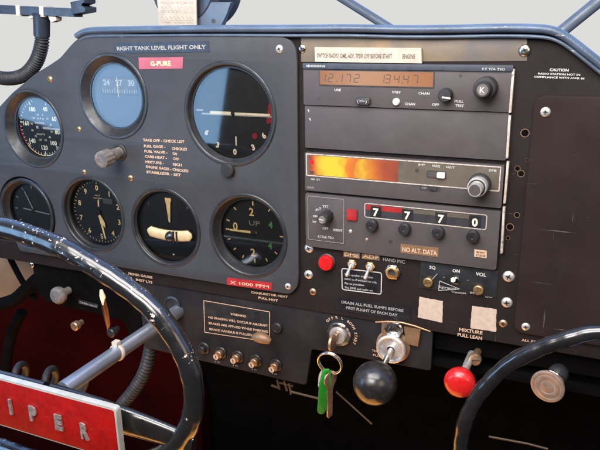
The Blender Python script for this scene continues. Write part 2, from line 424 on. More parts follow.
# second bead below the lip
mb.tube([p+Vector((0, -1.5, -5.2)) for p in fine[3:]], 1.3, 'vinyl', 10, flat=(1.2, 1.0))
bm = mb.bm
prev = None; i_v = mb.mi('vinyl')
for p in fine:
    a = bm.verts.new(p+Vector((0, 2, 1.2))); b = bm.verts.new(p+Vector((0, 300, -14)))
    if prev: f = bm.faces.new((prev[0], prev[1], b, a)); f.material_index = i_v
    prev = (a, b)
mb.build('glareshield', dash)
# mottled bronze-brown strip above the radios
mb = MB(); mb.quadpx([(301, 37.5), (527, 36.5), (527, 61), (301, 62)], DB-1, DB+0.5, 'bronze_strip', 0.2); mb.build('trim_strip', dash)
for q in ((302, 48.5, 3.6), (524.5, 50.5, 4.4)): screw(q[0], q[1], DB+0.5, q[2], dash)
for q in ((309, 248.3, 4.2), (308.6, 274.5, 4.2), (313, 291.7, 3.4), (508.7, 276.5, 4.6), (507, 302.5, 4.4), (503.2, 323.5, 3.4)):
    screw(q[0], q[1], DB, q[2], dash, 'alu' if q[2] > 4 else 'bronze')
for q, r in (((525, 133), 2.6), ((517.5, 168.5), 1.8), ((521, 173.6), 2.2), ((517, 215), 1.8), ((510, 227), 2.4), ((508, 238), 1.4), ((527, 160), 0.9)):
    x, z = at(*q, DB); mb = MB()
    mb.lathe((x, -DB, z), [(r*1.2, -0.2), (r*1.2, 0.18), (r, 0.18), (r*0.95, -0.1)], 'brown_block', seg=20)
    mb.lathe((x, -DB, z), [(r, 0.1), (0, 0.12)], 'void_black', seg=20); mb.build('rivet_hole', dash)
mb = MB()
mb.tpx('CAUTION', (549.5, 71), (568.5, 71.6), 1.9, 'white_ink', DB+0.1, 0.03)
mb.tpx('RADIO STATION NOT IN', (538, 74.4), (580, 75.8), 1.3, 'white_ink', DB+0.1, 0.03)
mb.tpx('COMPLIANCE WITH AWR 66', (534, 77.6), (584.5, 79.4), 1.3, 'white_ink', DB+0.1, 0.03)
mb.build('caution_lettering', dash)
mb = MB()
mb.tpx('CARBURETOR HEAT', (251, 293.2), (288, 298), 2.2, 'peach_ink', DB+0.1, 0.03)
mb.tpx('PULL HOT', (258.5, 298.7), (278, 301.8), 2.4, 'peach_ink', DB+0.1, 0.03)
mb.build('heat_lettering', dash)
mb = MB()
mb.tpx('PRIMER GAUGE', (128.5, 274.6), (152.5, 278.6), 2.6, 'peach_ink', DB+0.1, 0.03)
mb.tpx('INST LTS', (136, 280.6), (152.5, 283.8), 2.6, 'peach_ink', DB+0.1, 0.03)
mb.build('primer_lettering', dash)
mb = MB()
mb.tpx('MIXTURE', (459, 331), (482.5, 334.5), 3.0, 'peach_ink', DB+0.1, 0.03)
mb.tpx('PULL LEAN', (457.5, 336), (482, 340), 3.0, 'peach_ink', DB+0.1, 0.03)
mb.build('mixture_lettering', dash)
mb = MB()
mb.tpx('ALL BRAKES', (521.5, 341), (548, 344.5), 2.0, 'peach_ink', DB+0.1, 0.02)
mb.build('brake_lettering', dash)
mb = MB()
c = at(338, 336, DB-1.5)
c = at(339.5, 333.5, DB-1.5)
for s_, a, st in (('OFF', 138, 11), ('R', 100, 0), ('L', 80, 0), ('BOTH START', 58, 9.3)):
    for k, ch in enumerate(s_):
        th = math.radians(a-k*st)
        if ch != ' ': mb.text(ch, c[0]+15.6*math.cos(th), c[1]+15.6*math.sin(th), None, 2.5, 'peach_ink', DB-1.35, th-math.pi/2, center=True, bold=0.03)
mb.build('switch_lettering', dash)
mb = MB()
mb.tpx('THROTTLE', (372, 351.5), (389, 354), 2.2, 'peach_ink', DB-1.35, 0.02)
mb.tpx('PUSH', (373, 356), (383, 357.5), 2.2, 'peach_ink', DB-1.35, 0.02)
mb.build('throttle_lettering', dash)
for x in (215, 233, 252, 272):
    mb = MB(); mb.tpx('%d' % random.choice((10, 15, 5)), (x, 362+(x-215)*0.21), (x+5, 363+(x-215)*0.21), 1.4, 'grey_ink', DB-1.35, 0.01); mb.build('rating_lettering', dash)


# ------------------------------------------------------------------ LEFT INSTRUMENT PANEL
GA = dict(asi=(-297.1, -67.1), dg=(-193.24, -32.12), ai=(-70.4, -43.7), alt=(-232.75, -149.76), tb=(-145.88, -153.77), vsi=(-57.06, -151.55), clk=(-322.0, -157.0))
ip = thing('instrument_panel', 'raised grey instrument panel plate with rounded corner holding seven round gauges', 'instrument panel', (-150, 0, -200))
out = [at(x, y) for x, y in LEFT]
br = [at(298.5, 276), at(297.5, 287), at(290, 294.5)]
out = out[::-1] + [at(190, 35.5), at(281, 36.5)] + [at(291, 40.5), at(295.5, 48)] + [at(297, 60), br[0], br[1], br[2], at(250, 288.5), (-168, at(250, 288.5)[1]), (-340, at(250, 288.5)[1]), (-352, -170)]
holes = [circ(*GA[k], 44.6 if k == 'ai' else 39.0) for k in GA]
kc = at(120, 152); holes.append(circ(kc[0], kc[1], 6.0, 28))
sheet('panel_plate', round_poly(out, 4, 3), holes, -3.6, 0, 'panel_paint', ip, 0.7)
for q in ((50, 79, 3.2), (79, 129, 2.6), (84, 172, 2.6), (130.5, 178, 3.0), (279.5, 49, 3.4), (288, 286.3, 3.0)): screw(q[0], q[1], 0, q[2], ip, 'brass' if q[0] < 140 else 'alu')
mb = MB()
rows = [('TAKE OFF - CHECK LIST', 143, 143.2, 184.5, 145.2, None), ('FUEL GAGE -', 144, 149.2, 165.5, 150.4, ('CHECKED', 172, 152.2, 187)), ('FUEL VALVE -', 144.5, 154.4, 167.5, 156, ('ON', 172.5, 157, 177)),
        ('CARB HEAT -', 145, 159.6, 167, 161.4, ('OFF', 173, 162.2, 179)), ('MIXTURE -', 145.5, 165, 164, 166.6, ('RICH', 173, 168, 182)), ('ENGINE GAGES - CHECKED', 146, 169.8, 188.5, 174.6, None), ('STABILIZER - SET', 146.6, 175, 181, 178.6, None)]
for t, x0, y0, x1, y1, e in rows:
    mb.tpx(t, (x0, y0-2), (x1, y1-2.2), 2.5, 'peach_ink', 0.1, 0.03)
    if e: mb.tpx(e[0], (e[1], e[2]-2.5), (e[3], e[2]-1.6), 2.5, 'peach_ink', 0.1, 0.03)
mb.build('checklist_lettering', ip)

# ------------------------------------------------------------------ GAUGES
def pol(c, ang, r):
    a = math.radians(90-ang); return (c[0]+r*math.cos(a), c[1]+r*math.sin(a))
def gauge(key, name, label, cat, R, rg, dep, dial='dial_black'):
    c = GA[key]; t = thing(name, label, cat, (c[0], 0, c[1]))
    O = (c[0], 0, c[1]); mb = MB()
    mb.lathe(O, [(R+0.2, -2), (R+0.25, 0.5), (R-0.6, 1.1), (R-2.2, 1.0), (R-3.2, 0.2), (rg+2.2, -dep+1.5), (rg+1.6, -dep+0.6), (rg+0.2, -dep+0.6), (rg, -dep-5)], 'bezel', seg=96)
    mb.build('bezel', t, 28)
    mb = MB(); mb.lathe(O, [(rg+0.3, -dep-4.2), (0, -dep-4.2)], dial, seg=64)
    g = MB(); g.lathe(O, [(rg+0.1, -dep), (0, -dep)], 'glass', seg=64); g.build('glass', t, recalc=False)
    return t, c, mb, -dep-4.0
def ticks(mb, c, d, angs, r0, r1, w, m):
    for a in angs: mb.bar2(pol(c, a, r0), pol(c, a, r1), w, m, d)
def hand(c, d, ang, r0, r1, w0, w1, m, parent, name='pointer', tip=True):
    a = math.radians(90-ang); u = Vector((math.cos(a), math.sin(a))); n = Vector((-u.y, u.x)); C = Vector(c)
    pts = [C+u*r0+n*w0/2, C+u*r0-n*w0/2, C+u*(r1-w1)-n*w1/2, C+u*r1, C+u*(r1-w1)+n*w1/2]
    mb = MB(); mb.poly([tuple(p) for p in pts], d, d+0.5, m); return mb.build(name, parent)
def boss(c, d, r, parent, m='dial_black'):
    mb = MB(); mb.lathe((c[0], -d, c[1]), [(r, -0.5), (r, 0.6), (r*0.7, 0.9), (0, 0.9)], m, seg=24); return mb.build('hub', parent)

# airspeed
t, c, mb, d = gauge('asi', 'airspeed_gauge', 'round airspeed gauge at the upper left edge with pale numerals and a white horizontal needle', 'gauge', 39.2, 30.0, 7.5)
for s_, a in (('40', 22), ('60', 62), ('80', 100), ('100', 138), ('120', 178), ('140', 226), ('160', 280), ('180', 333)):
    x, z = pol(c, a, 20.5); mb.text(s_, x, z, None, 4.6, 'cream', d, center=True, bold=0.03)
ticks(mb, c, d, [22+8*k for k in range(41)], 26.4, 28.6, 0.55, 'cream'); ticks(mb, c, d, [22, 62, 100, 138, 178, 226, 280, 333], 24.6, 28.6, 0.9, 'cream')
for a0, a1, m in ((178, 228, 'lume'), (228, 275, 'red_ink'), (80, 176, 'cream')):
    n = 14
    for k in range(n):
        mb.bar2(pol(c, a0+(a1-a0)*k/n, 29.0), pol(c, a0+(a1-a0)*(k+1)/n, 29.0), 0.8, m, d)
for a in range(0, 360, 30): mb.text(str((a//3) or 9), *pol(c, a+15, 13.2), None, 2.3, 'cream', d, center=True)
mb.text('M P H', c[0], c[1]+9, 9, 2, 'cream', d, center=True); mb.text('AIRSPEED', c[0]-2, c[1]+4.5, 13, 1.9, 'cream', d, center=True); mb.text('KNOTS', c[0]-2, c[1]-7, 11, 1.9, 'cream', d, center=True)
mb.build('dial', t); hand(c, d+0.6, 92, -6, 26, 2.6, 1.6, 'white_ink', t); boss(c, d+0.9, 2.6, t)

# directional gyro with the drum card in a window
t, c, mb, d = gauge('dg', 'heading_gyro', 'round heading gyro near the top left showing a card with 27 behind bluish glass', 'gauge', 39.2, 29.0, 5.2, 'dial_slate')
mb.build('dial', t)
w = MB(); w.rect(c[0]-20, c[0]+22, c[1]+1, c[1]+17, d, d+0.25, 'dial_black', 1.0)
w.rect(c[0]-19.4, c[0]+21.4, c[1]+1.6, c[1]+16.4, d+0.2, d+0.4, 'dial_card', 0.6)
for s_, x in (('24', -13), ('27', 1.5), ('30', 15.5)): w.text(s_, c[0]+x, c[1]+12.3, None, 5.6, 'white_ink', d+0.5, center=True, bold=0.03)
for k in range(15): w.bar2((c[0]-18+k*2.8, c[1]+2.6), (c[0]-18+k*2.8, c[1]+(7.5 if k % 5 == 0 else 5.6)), 0.6, 'white_ink', d+0.55)
w.build('card_window', t)
w = MB(); w.bar2((c[0], c[1]-1), (c[0], c[1]+17.5), 0.7, 'lume', d+1.0); w.build('lubber_line', t)

# attitude indicator
t, c, mb, d = gauge('ai', 'attitude_indicator', 'largest round gauge, the attitude indicator with a white horizon bar and painted red reflections', 'gauge', 44.7, 38.6, 4.2)
for s_, a in (('6', 238), ('3', 212), ('0', 181), ('3', 148), ('6', 122)):
    x, z = pol(c, a, 33.5); mb.text(s_, x, z, None, 5.0, 'cream', d, math.radians((180-a)*0.6), center=True, bold=0.05)
mb.bar2((c[0]+1, c[1]-28), (c[0]+1, c[1]-20), 1.2, 'cream', d)
mb.build('dial', t)
h = MB(); h.rect(c[0]-37, c[0]-30, c[1]+1.3, c[1]+2.6, d+1, d+1.6, 'white_ink'); h.rect(c[0]-23, c[0]-2, c[1]-1.0, c[1]+1.5, d+1, d+1.8, 'cream', 0.4)
h.rect(c[0]+1.5, c[0]+36, c[1]-0.8, c[1]+1.1, d+1, d+1.8, 'cream', 0.4); h.rect(c[0]-32, c[0]+37, c[1]-1.9, c[1]-0.5, d+0.5, d+1.2, 'white_ink', 0.2); h.build('horizon_bar', t)
h = MB(); h.ball((c[0], -d-1.5, c[1]), 1.9, 'dial_black', 16); h.build('hub', t)
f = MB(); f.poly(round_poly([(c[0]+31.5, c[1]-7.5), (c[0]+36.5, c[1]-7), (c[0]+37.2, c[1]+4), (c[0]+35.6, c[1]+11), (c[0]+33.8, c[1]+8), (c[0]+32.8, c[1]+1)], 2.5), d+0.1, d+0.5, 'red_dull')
f.build('red_reflection', t)  # red patch reflected in the glass, laid on the dial as a flat piece
f = MB(); f.poly(circ(c[0]+20, c[1]-18.5, 2.6, 20), d+0.1, d+0.5, 'red_dull'); f.build('red_reflection_dot', t)  # smaller red patch of the same painted reflection
x, z = at(229, 169.5)
k = MB(); k.lathe((x, 0, z), [(6.2, 0), (6.2, 4), (5.4, 5.0), (0, 5.2)], 'rubber', seg=28); k.build('caging_knob', t)

# altimeter
t, c, mb, d = gauge('alt', 'altimeter', 'altimeter with amber numerals 0 to 9 and two amber hands below the grey plunger knob', 'gauge', 39.2, 34.0, 6.0)
for n in range(10): mb.text(str(n), *pol(c, 36*n, 25.5), None, 5.6, 'lume', d, center=True, bold=0.02)
ticks(mb, c, d, [7.2*k for k in range(50)], 30.6, 32.4, 0.5, 'lume'); ticks(mb, c, d, [36*k for k in range(10)], 29.6, 32.4, 0.8, 'lume')
mb.rect(c[0]+7, c[0]+18, c[1]+10, c[1]+15, d, d+0.15, 'dial_card', 0.5); mb.text('29.9', c[0]+12.5, c[1]+12.5, 8, 2.2, 'dark_ink', d+0.25, center=True)
mb.text('ALT', c[0], c[1]+17.5, 7, 1.6, 'lume', d, center=True); mb.text('1000 FEET', c[0], c[1]+14.6, 12, 1.3, 'lume', d-0.02, center=True)
mb.build('dial', t); hand(c, d+0.5, 169, 1, 29, 3.2, 1.6, 'lume', t); hand(c, d+1.2, 155, 1, 17, 2.2, 4.4, 'lume', t); hand(c, d+0.3, 5, 6, 14, 1.4, 1.8, 'lume', t); boss(c, d+1.5, 2.8, t)

# turn and bank
t, c, mb, d = gauge('tb', 'turn_and_bank_indicator', 'turn and bank gauge with an upright cream needle above a curved cream slip tube', 'gauge', 39.2, 34.6, 3.0)
mb.text('L', c[0]-22, c[1]+20, None, 2.6, 'grey_ink', d, center=True); mb.text('R', c[0]+22, c[1]+20, None, 2.6, 'grey_ink', d, center=True)
mb.rect(c[0]+1.5, c[0]+3.5, c[1]-29.6, c[1]-28, d, d+0.2, 'cream')
mb.build('dial', t)
h = MB(); cx = c[0]+1.5
h.poly([(cx-1.2, c[1]+5), (cx-0.6, c[1]+4), (cx+0.6, c[1]+4), (cx+1.2, c[1]+5), (cx+2.1, c[1]+22), (cx+3.6, c[1]+25.5), (cx+3.4, c[1]+28), (cx-3.4, c[1]+28), (cx-3.6, c[1]+25.5), (cx-2.1, c[1]+22)], d+0.6, d+1.6, 'lume', 0.3); h.build('turn_needle', t)
h = MB(); pts = []
for k in range(15):
    a = math.radians(-102+25*k/14); pts.append((c[0]+1.0+118*math.cos(a), -d-3.0, c[1]+109.5+118*math.sin(a)))
h.tube(pts, [2.2]+[5.6]*13+[2.2], 'tube_cream', 16, flat=(0.5, 1)); tb = h.build('slip_tube', t)
h = MB(); h.ball((c[0]+3.5, -d-4.6, c[1]-8.9), 5.3, 'ball_black', 20); h.build('slip_ball', t)
for dx in (8.0, 11.5):
    h = MB(); h.tube([(c[0]+dx, -d-5.9, c[1]-3), (c[0]+dx, -d-6.1, c[1]-8.5), (c[0]+dx, -d-5.9, c[1]-14)], 0.9, 'ball_black', 10); h.build('centre_wire', t)

# vertical speed
t, c, mb, d = gauge('vsi', 'vertical_speed_gauge', 'vertical speed gauge reading UP with amber numerals and a green 4', 'gauge', 39.2, 31.8, 8.0)
for s_, a, m in (('0', 282, 'lume'), ('2', 355, 'lume'), ('2', 185, 'lume'), ('4', 62, 'green_ink'), ('4', 124, 'green_ink')): mb.text(s_, *pol(c, a, 19.5), None, 7.6 if m == 'lume' else 6.4, m, d, center=True, bold=0.02)
mb.text('UP', c[0]+1, c[1]+9, 11, 5.2, 'grey_ink', d, center=True)
ticks(mb, c, d, (270, 0, 180), 25.5, 29.5, 1.3, 'lume'); ticks(mb, c, d, (318, 288, 250, 228, 206, 154, 128, 36, 92), 26.3, 29.5, 1.1, 'lume')
mb.text('DOWN', c[0]+9, c[1]-7, 9, 1.8, 'dial_slate', d, center=True)
mb.build('dial', t); hand(c, d+0.5, 270, -3, 25.5, 2.4, 1.6, 'lume', t); boss(c, d+0.8, 2.8, t)

# lower left gauge, mostly in the dark
t, c, mb, d = gauge('clk', 'engine_gauge', 'dark gauge at the lower left edge partly hidden behind the wheel rim', 'gauge', 36.5, 30.0, 7.0)
ticks(mb, c, d, [30*k for k in range(12)], 24, 27.5, 0.9, 'grey_ink')
mb.build('dial', t); hand(c, d+0.5, 335, -2, 23, 1.6, 1.2, 'grey_ink', t); hand(c, d+0.9, 95, -14, 23, 1.3, 1.0, 'grey_ink', t); boss(c, d+1.1, 2.2, t)

# ------------------------------------------------------------------ RADIOS
def rail(parent, pts, w=1.7):
    a = at(*pts[0]); b = at(*pts[1]); mb = MB()
    mb.poly([(a[0]-w/2, a[1]), (a[0]+w/2, a[1]-0.6), (b[0]+w/2, b[1]), (b[0]-w/2, b[1]-0.5)], -6, 0.6, 'worn_edge', 0.25); return mb.build('edge_rail', parent)
def knob(parent, px, py, d, prof, m, name='knob', **k):
    x, z = at(px, py, d); mb = MB(); mb.lathe((x, -d, z), prof, m, **k); return mb.build(name, parent)
XR = 160.5
# comm radio
z0 = at(304, 63)[1]; z1 = at(304, 104.6)[1]
t = thing('comm_radio', 'slim aircraft radio with amber frequency display reading 134.47, topmost in the radio stack', 'radio', (80, 0, z1))
mb = MB(); mb.rect(-0.5, XR, z1, z0-4.6, -7, 0, 'radio_face', 1.0, 0.5); mb.build('faceplate', t)
mb = MB(); mb.rect(-0.5, XR, z0-4.3, z0, -7, 1.2, 'top_trim', 0.8, 0.5)
mb.tpx('BENDIX/KING', (306.5, 66.8), (325, 67.2), 1.6, 'white_ink', 1.35, 0.02); mb.tpx('KY 97A TSO', (482, 70.0), (505, 70.5), 1.7, 'white_ink', 1.35, 0.01); mb.build('top_bezel', t)
q = [at(320, 70.4), at(433.5, 72.4), at(433, 87.3), at(320, 84.2)]
x0, x1 = q[0][0], q[1][0]; zt = (q[0][1]+q[1][1])/2; zb = (q[2][1]+q[3][1])/2
screen('amber_lcd', [(0, (0.42, 0.17, 0.085)), (0.35, (0.58, 0.32, 0.20)), (0.7, (0.54, 0.26, 0.13)), (1, (0.46, 0.17, 0.07))], 0.62, (x0, x1), 0.3)
mb = MB(); mb.rect(x0-1, x1+1, zb-1, zt+1, -1, 0.35, 'radio_dark', 0.8); mb.rect(x0, x1, zb, zt, -1, 0.5, 'amber_lcd', 0.5)
hh = 6.0; zz = zb+2.3
for s_, px in (('1', 322), ('2', 329.5), ('1', 339), ('7', 347), ('2', 355.5), ('1', 380.5), ('3', 386.5), ('4', 395.5), ('4', 404.5), ('7', 414)):
    mb.seg7(s_, at(px, 78)[0]-1, zz, 3.7, hh, 'dark_ink', 0.62)
for px in (336.5, 402.3): mb.rect(at(px, 78)[0], at(px, 78)[0]+0.8, zz, zz+0.8, 0.5, 0.62, 'dark_ink')
mb.build('display', t)
mb = MB()
for s_, a, b in (('USE', (334.5, 91), (341, 91.2)), ('STBY', (392, 93.2), (401, 93.6)), ('CHAN', (418.5, 94.4), (429.5, 94.8)), ('CHAN', (405, 105), (415, 105.4)), ('OFF', (432, 105.6), (439, 106)), ('PULL', (454.5, 102.4), (463.5, 102.8)), ('TEST', (455, 106.8), (464, 107.2))): mb.tpx(s_, a, b, 1.9, 'white_ink', 0.12, 0.02)
mb.poly(circ(*at(318.5, 98.5), 1.1, 16), 0, 0.15, 'dark_ink'); mb.poly(circ(*at(460.5, 75.5), 1.2, 16), 0, 0.15, 'dark_ink'); mb.build('lettering', t)
x, z = at(363.8, 100.6); mb = MB(); mb.rect(x-5.6, x+5.6, z-2.7, z+2.7, 0, 3.0, 'radio_dark', 1.4, 0.6); mb.text('(<>)', x-0.5, z, 8, 2.4, 'grey_ink', 3.12, center=True, bold=0.02); mb.build('transfer_button', t)
knob(t, 396.5, 101.8, 0, [(2.9, 0), (2.9, 1.2), (2.3, 2.4), (0, 2.8)], 'lens_white', 'channel_button', seg=24)
k = knob(t, 446.5, 94.6, 0, [(5.0, 0), (4.9, 6.5), (4.3, 7.2), (0, 7.3)], 'rubber', 'volume_knob', seg=40, knurl=0.03, kn=20)
x, z = at(446, 98, 7.5); mb = MB(); mb.bar2((x-3, z+0.5), (x+3.2, z-0.3), 1.3, 'white_ink', 7.5); mb.build('pointer_mark', t)
k = knob(t, 486.5, 87.5, 0, [(8.2, 0), (8.0, 9), (7.4, 9.8), (5.7, 9.9), (5.5, 17), (4.9, 17.8), (0, 17.9)], 'rubber', 'tuning_knob', seg=48, knurl=0.02, kn=24)
x, z = at(486.5, 87.5, 0); mb = MB(); mb.poly(circ(x, z, 3.9, 28), 17.8, 18.0, 'grey_rubber'); mb.text('K', x, z, None, 4.2, 'white_ink', 18.1, center=True, bold=0.02); mb.build('knob_cap', t)
rail(t, ((513.5, 68.5), (510, 112.5)))
# blank cover
zb0 = z1-0.8; zb1 = at(306, 148)[1]
t = thing('blank_cover', 'plain empty dark cover plate filling the bay between the two radios', 'cover plate', (80, 0, zb1))
mb = MB(); mb.rect(-0.2, XR-0.5, zb1, zb0, -7, -1.6, 'radio_face', 0.8, 0.4); mb.build('plate', t)
rail(t, ((509.8, 115), (507, 158)))
mb = MB(); 
for px, py in ((308, 109.5), (309.5, 118)): 
    a = at(px, py, -1.6); mb.bar2(a, (a[0]+1.0, a[1]-2.0), 0.8, 'white_ink', -1.5)
mb.build('scratch', t)
# DME
z0 = at(306, 152.3)[1]; z1 = at(306, 190.3)[1]
t = thing('dme_receiver', 'distance measuring receiver with a yellow and red reflection painted as glow in its window, below the blank bay', 'radio', (80, 0, z1))
mb = MB(); mb.rect(-0.2, XR-1, z1, z0, -7, 0, 'radio_face', 1.0, 0.5); mb.build('faceplate', t)
zl_ = at(307, 175.2)[1]; xL, xR = 1.5, at(500, 178)[0]
mb = MB(); mb.rect(xL, xR, zl_, z0-1.2, -1, 0.2, 'olive_face', 1.0)
mb.outline([(xL, zl_), (xR, zl_), (xR, z0-1.2), (xL, z0-1.2)], 0.9, 'worn_edge', 0.35); mb.build('window_frame', t)
xa, xb = at(309.5, 164)[0], at(398, 170)[0]
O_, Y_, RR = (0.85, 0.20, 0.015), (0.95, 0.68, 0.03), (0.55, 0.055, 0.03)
screen('window_reflection', [(0, (0.28, 0.02, 0.015)), (0.06, (0.62, 0.09, 0.01)), (0.17, Y_), (0.34, (0.92, 0.70, 0.02)), (0.43, O_), (0.53, (0.72, 0.17, 0.01)), (0.61, (0.88, 0.50, 0.02)), (0.68, (0.72, 0.24, 0.01)), (0.76, (0.60, 0.12, 0.01)), (0.86, (0.42, 0.05, 0.015)), (0.95, (0.30, 0.03, 0.015)), (1.0, (0.13, 0.03, 0.02))], 0.75, (xa, xb), 0.45)
mb = MB(); mb.rect(xa, xb, zl_+0.9, z0-2.1, -1, 0.45, 'window_reflection', 0.3); mb.build('display', t)  # display is only the yellow-red reflection in the window, painted as emission
mb = MB(); mb.rect(at(310, 163)[0], at(314, 163)[0], z0-9.5, z0-6, 0, 0.55, 'red_plastic'); mb.rect(at(310, 163)[0], at(314, 163)[0], zl_+1.6, zl_+4, 0, 0.55, 'dark_ink'); mb.build('indicator', t)
mb = MB()
for s_, a, b in (('RMT', (418.5, 165.7), (425, 166.1)), ('FREQ', (432, 166.8), (440, 167.2)), ('GS/T', (446, 168), (455, 168.6)), ('DME', (489, 171.3), (496.5, 171.8))): mb.tpx(s_, a, b, 1.7, 'white_ink', 0.32, 0.02)
mb.tpx('NM  KT', (311, 180), (320, 180.6), 1.6, 'white_ink', 0.12, 0.02); mb.tpx('KING', (307.5, 188.2), (314, 188.7), 1.8, 'grey_ink', 0.12, 0.01)
mb.poly(circ(*at(417, 170.3), 1.6, 18), 0, 0.4, 'dark_ink'); mb.build('lettering', t)
x, z = at(436.5, 174.5); mb = MB(); mb.rect(x-7.5, x+7.5, z-3, z+3, 0, 0.5, 'dark_ink', 1.2); mb.rect(x-6.5, x+0.4, z-2, z+2, 0, 0.7, 'radio_face', 0.5); mb.rect(x+0.8, x+6.8, z-2.1, z+2.1, 0, 2.5, 'lens_white', 0.5, 0.4); mb.build('slide_switch', t)
x, z = at(430, 188.4); mb = MB(); mb.rect(x-8, x+8, z-2, z+2, -0.5, 0.12, 'radio_dark', 0.4); mb.text('OFF', x-4.5, z, None, 1.8, 'grey_ink', 0.25, center=True); mb.rect(x, x+5, z-1.2, z+1.2, 0, 1.4, 'rubber', 0.4); mb.build('power_switch', t)
k = knob(t, 480, 183.5, 0, [(8.2, 0), (8.0, 8), (7.2, 8.6)], 'rubber', 'tuning_knob', seg=48, knurl=0.02, kn=24)
x, z = at(480, 183.5, 0); mb = MB(); mb.lathe((x, 0, z), [(7.3, 8.4), (7.2, 13.8), (6.9, 14.2), (6.2, 14.2), (6.1, 14.0)], 'alu', seg=40); mb.lathe((x, 0, z), [(6.2, 14.0), (5.0, 14.0), (5.0, 15)], 'rubber', seg=40)
mb.lathe((x, 0, z), [(5.1, 14.2), (5.0, 22.5), (4.7, 22.9), (4.1, 22.9)], 'alu', seg=36); mb.lathe((x, 0, z), [(4.15, 22.8), (0, 22.75)], 'radio_face', seg=36); mb.build('concentric_knob', t)
rail(t, ((508, 161.5), (504.5, 203)))
# transponder
z0 = at(306, 193)[1]; z1 = at(306, 246)[1]
t = thing('transponder', 'transponder with code 7770 and a red reply lamp, lowest in the stack', 'radio', (80, 0, z1))
mb = MB(); mb.rect(-0.2, XR-1.2, z1, z0, -7, -0.4, 'radio_face', 1.4, 0.6); mb.build('faceplate', t)
d = -0.4
xq0, xq1 = at(307.5, 217)[0], at(344.5, 220)[0]; zq0, zq1 = at(307, 239.5)[1], z0-1.8
mb = MB(); mb.rect(xq0, xq1, zq0, zq1, d-1, d+0.5, 'radio_face', 1.2, 0.3); mb.outline(rrect(xq0+0.5, xq1-0.5, zq0+0.5, zq1-0.5, 1.2, 3), 0.35, 'grey_ink', d+0.62); mb.build('mode_plate', t)
mb = MB(); dd = d+0.7
mb.tpx('ALT', (315.6, 211.2), (321.6, 209.2), 2.0, 'white_ink', dd, 0.03); mb.tpx('TST', (322.5, 207.6), (328.6, 207.6), 2.0, 'white_ink', dd, 0.03); mb.tpx('ON', (313, 217.2), (317.4, 217.2), 2.0, 'white_ink', dd, 0.03); mb.tpx('SBY', (312.5, 222.5), (316.6, 222.9), 1.8, 'white_ink', dd, 0.02)
mb.tpx('OFF', (322.5, 229.3), (328.4, 229.7), 2.0, 'white_ink', dd, 0.03); mb.tpx('IDENT', (333, 230.8), (342.6, 231.8), 2.0, 'white_ink', dd, 0.03); mb.tpx('KT76A TSO', (318, 237.6), (333.8, 239.2), 2.2, 'white_ink', dd, 0.02); mb.build('lettering', t)
knob(t, 328, 215.5, d, [(5.4, 0.5), (5.2, 3), (4.9, 12), (4.2, 13.5), (0, 13.6)], 'rubber', 'mode_knob', seg=40, knurl=0.04, kn=10)
x, z = at(328, 215.5, d); mb = MB(); mb.poly(circ(x, z, 3.2, 22), 13.0, 13.4, 'grey_rubber'); mb.bar2((x-2.6, z+0.3), (x+1.6, z-0.2), 0.9, 'white_ink', 13.5); mb.build('knob_cap', t)
x, z = at(352.3, 214.6, d); mb = MB(); mb.rect(x-4.4, x+4.4, z-4.6, z+4.6, -2, 1.4, 'red_dull', 1.0, 0.6); mb.build('reply_lamp', t)
screw(350.5, 231.2, d, 1.5, t, 'alu', False)
q = [at(365, 203.6, d), at(487, 214.6, d), at(487, 229, d), at(365, 217.6, d)]
x0, x1 = q[0][0], q[1][0]; zt = (q[0][1]+q[1][1])/2; zb = (q[2][1]+q[3][1])/2
mb = MB(); mb.rect(x0, x1, zb, zt, d-1, d+0.1, 'radio_dark', 1.2); mb.outline(rrect(x0, x1, zb, zt, 1.4, 3), 0.8, 'worn_edge', d+0.3)
mb.rect(x0+1, at(402, 207, d)[0], zt-5.2, zt-1, d, d+0.2, 'red_dull'); mb.rect(at(402, 207, d)[0]+0.2, at(470, 207, d)[0], zt-4.4, zt-1, d, d+0.18, 'olive_face')  # warm reflection in the window painted as red and olive strips
for s_, px in (('7', 376), ('7', 407.5), ('7', 441), ('0', 475)):
    x, z = at(px, 211+(px-376)*0.1, d); mb.rect(x-4.6, x+4.6, zb+0.8, zt-1.6, d, d+0.25, 'bezel', 0.4); mb.text(s_, x, (zb+zt)/2-0.6, None, 6.6, 'cream', d+0.4, center=True, bold=0.03)
mb.build('code_window', t)
for px, py in ((373, 224.5), (405.5, 228), (439, 231.5), (473.5, 235.5)): knob(t, px, py, d, [(4.7, 0), (4.7, 5), (4.0, 5.8), (1.4, 5.9), (1.0, 5.5), (0, 5.4)], 'bezel', 'code_knob', seg=36, knurl=0.03, kn=18)
screw(366.7, 239.8, d, 1.5, t, 'bronze', False)
mb = MB(); mb.poly(circ(*at(390.5, 241.8, d), 1.6, 16), d, d+0.1, 'dark_ink'); mb.build('screw_hole', t)
rail(t, ((504, 207), (501.5, 253)))

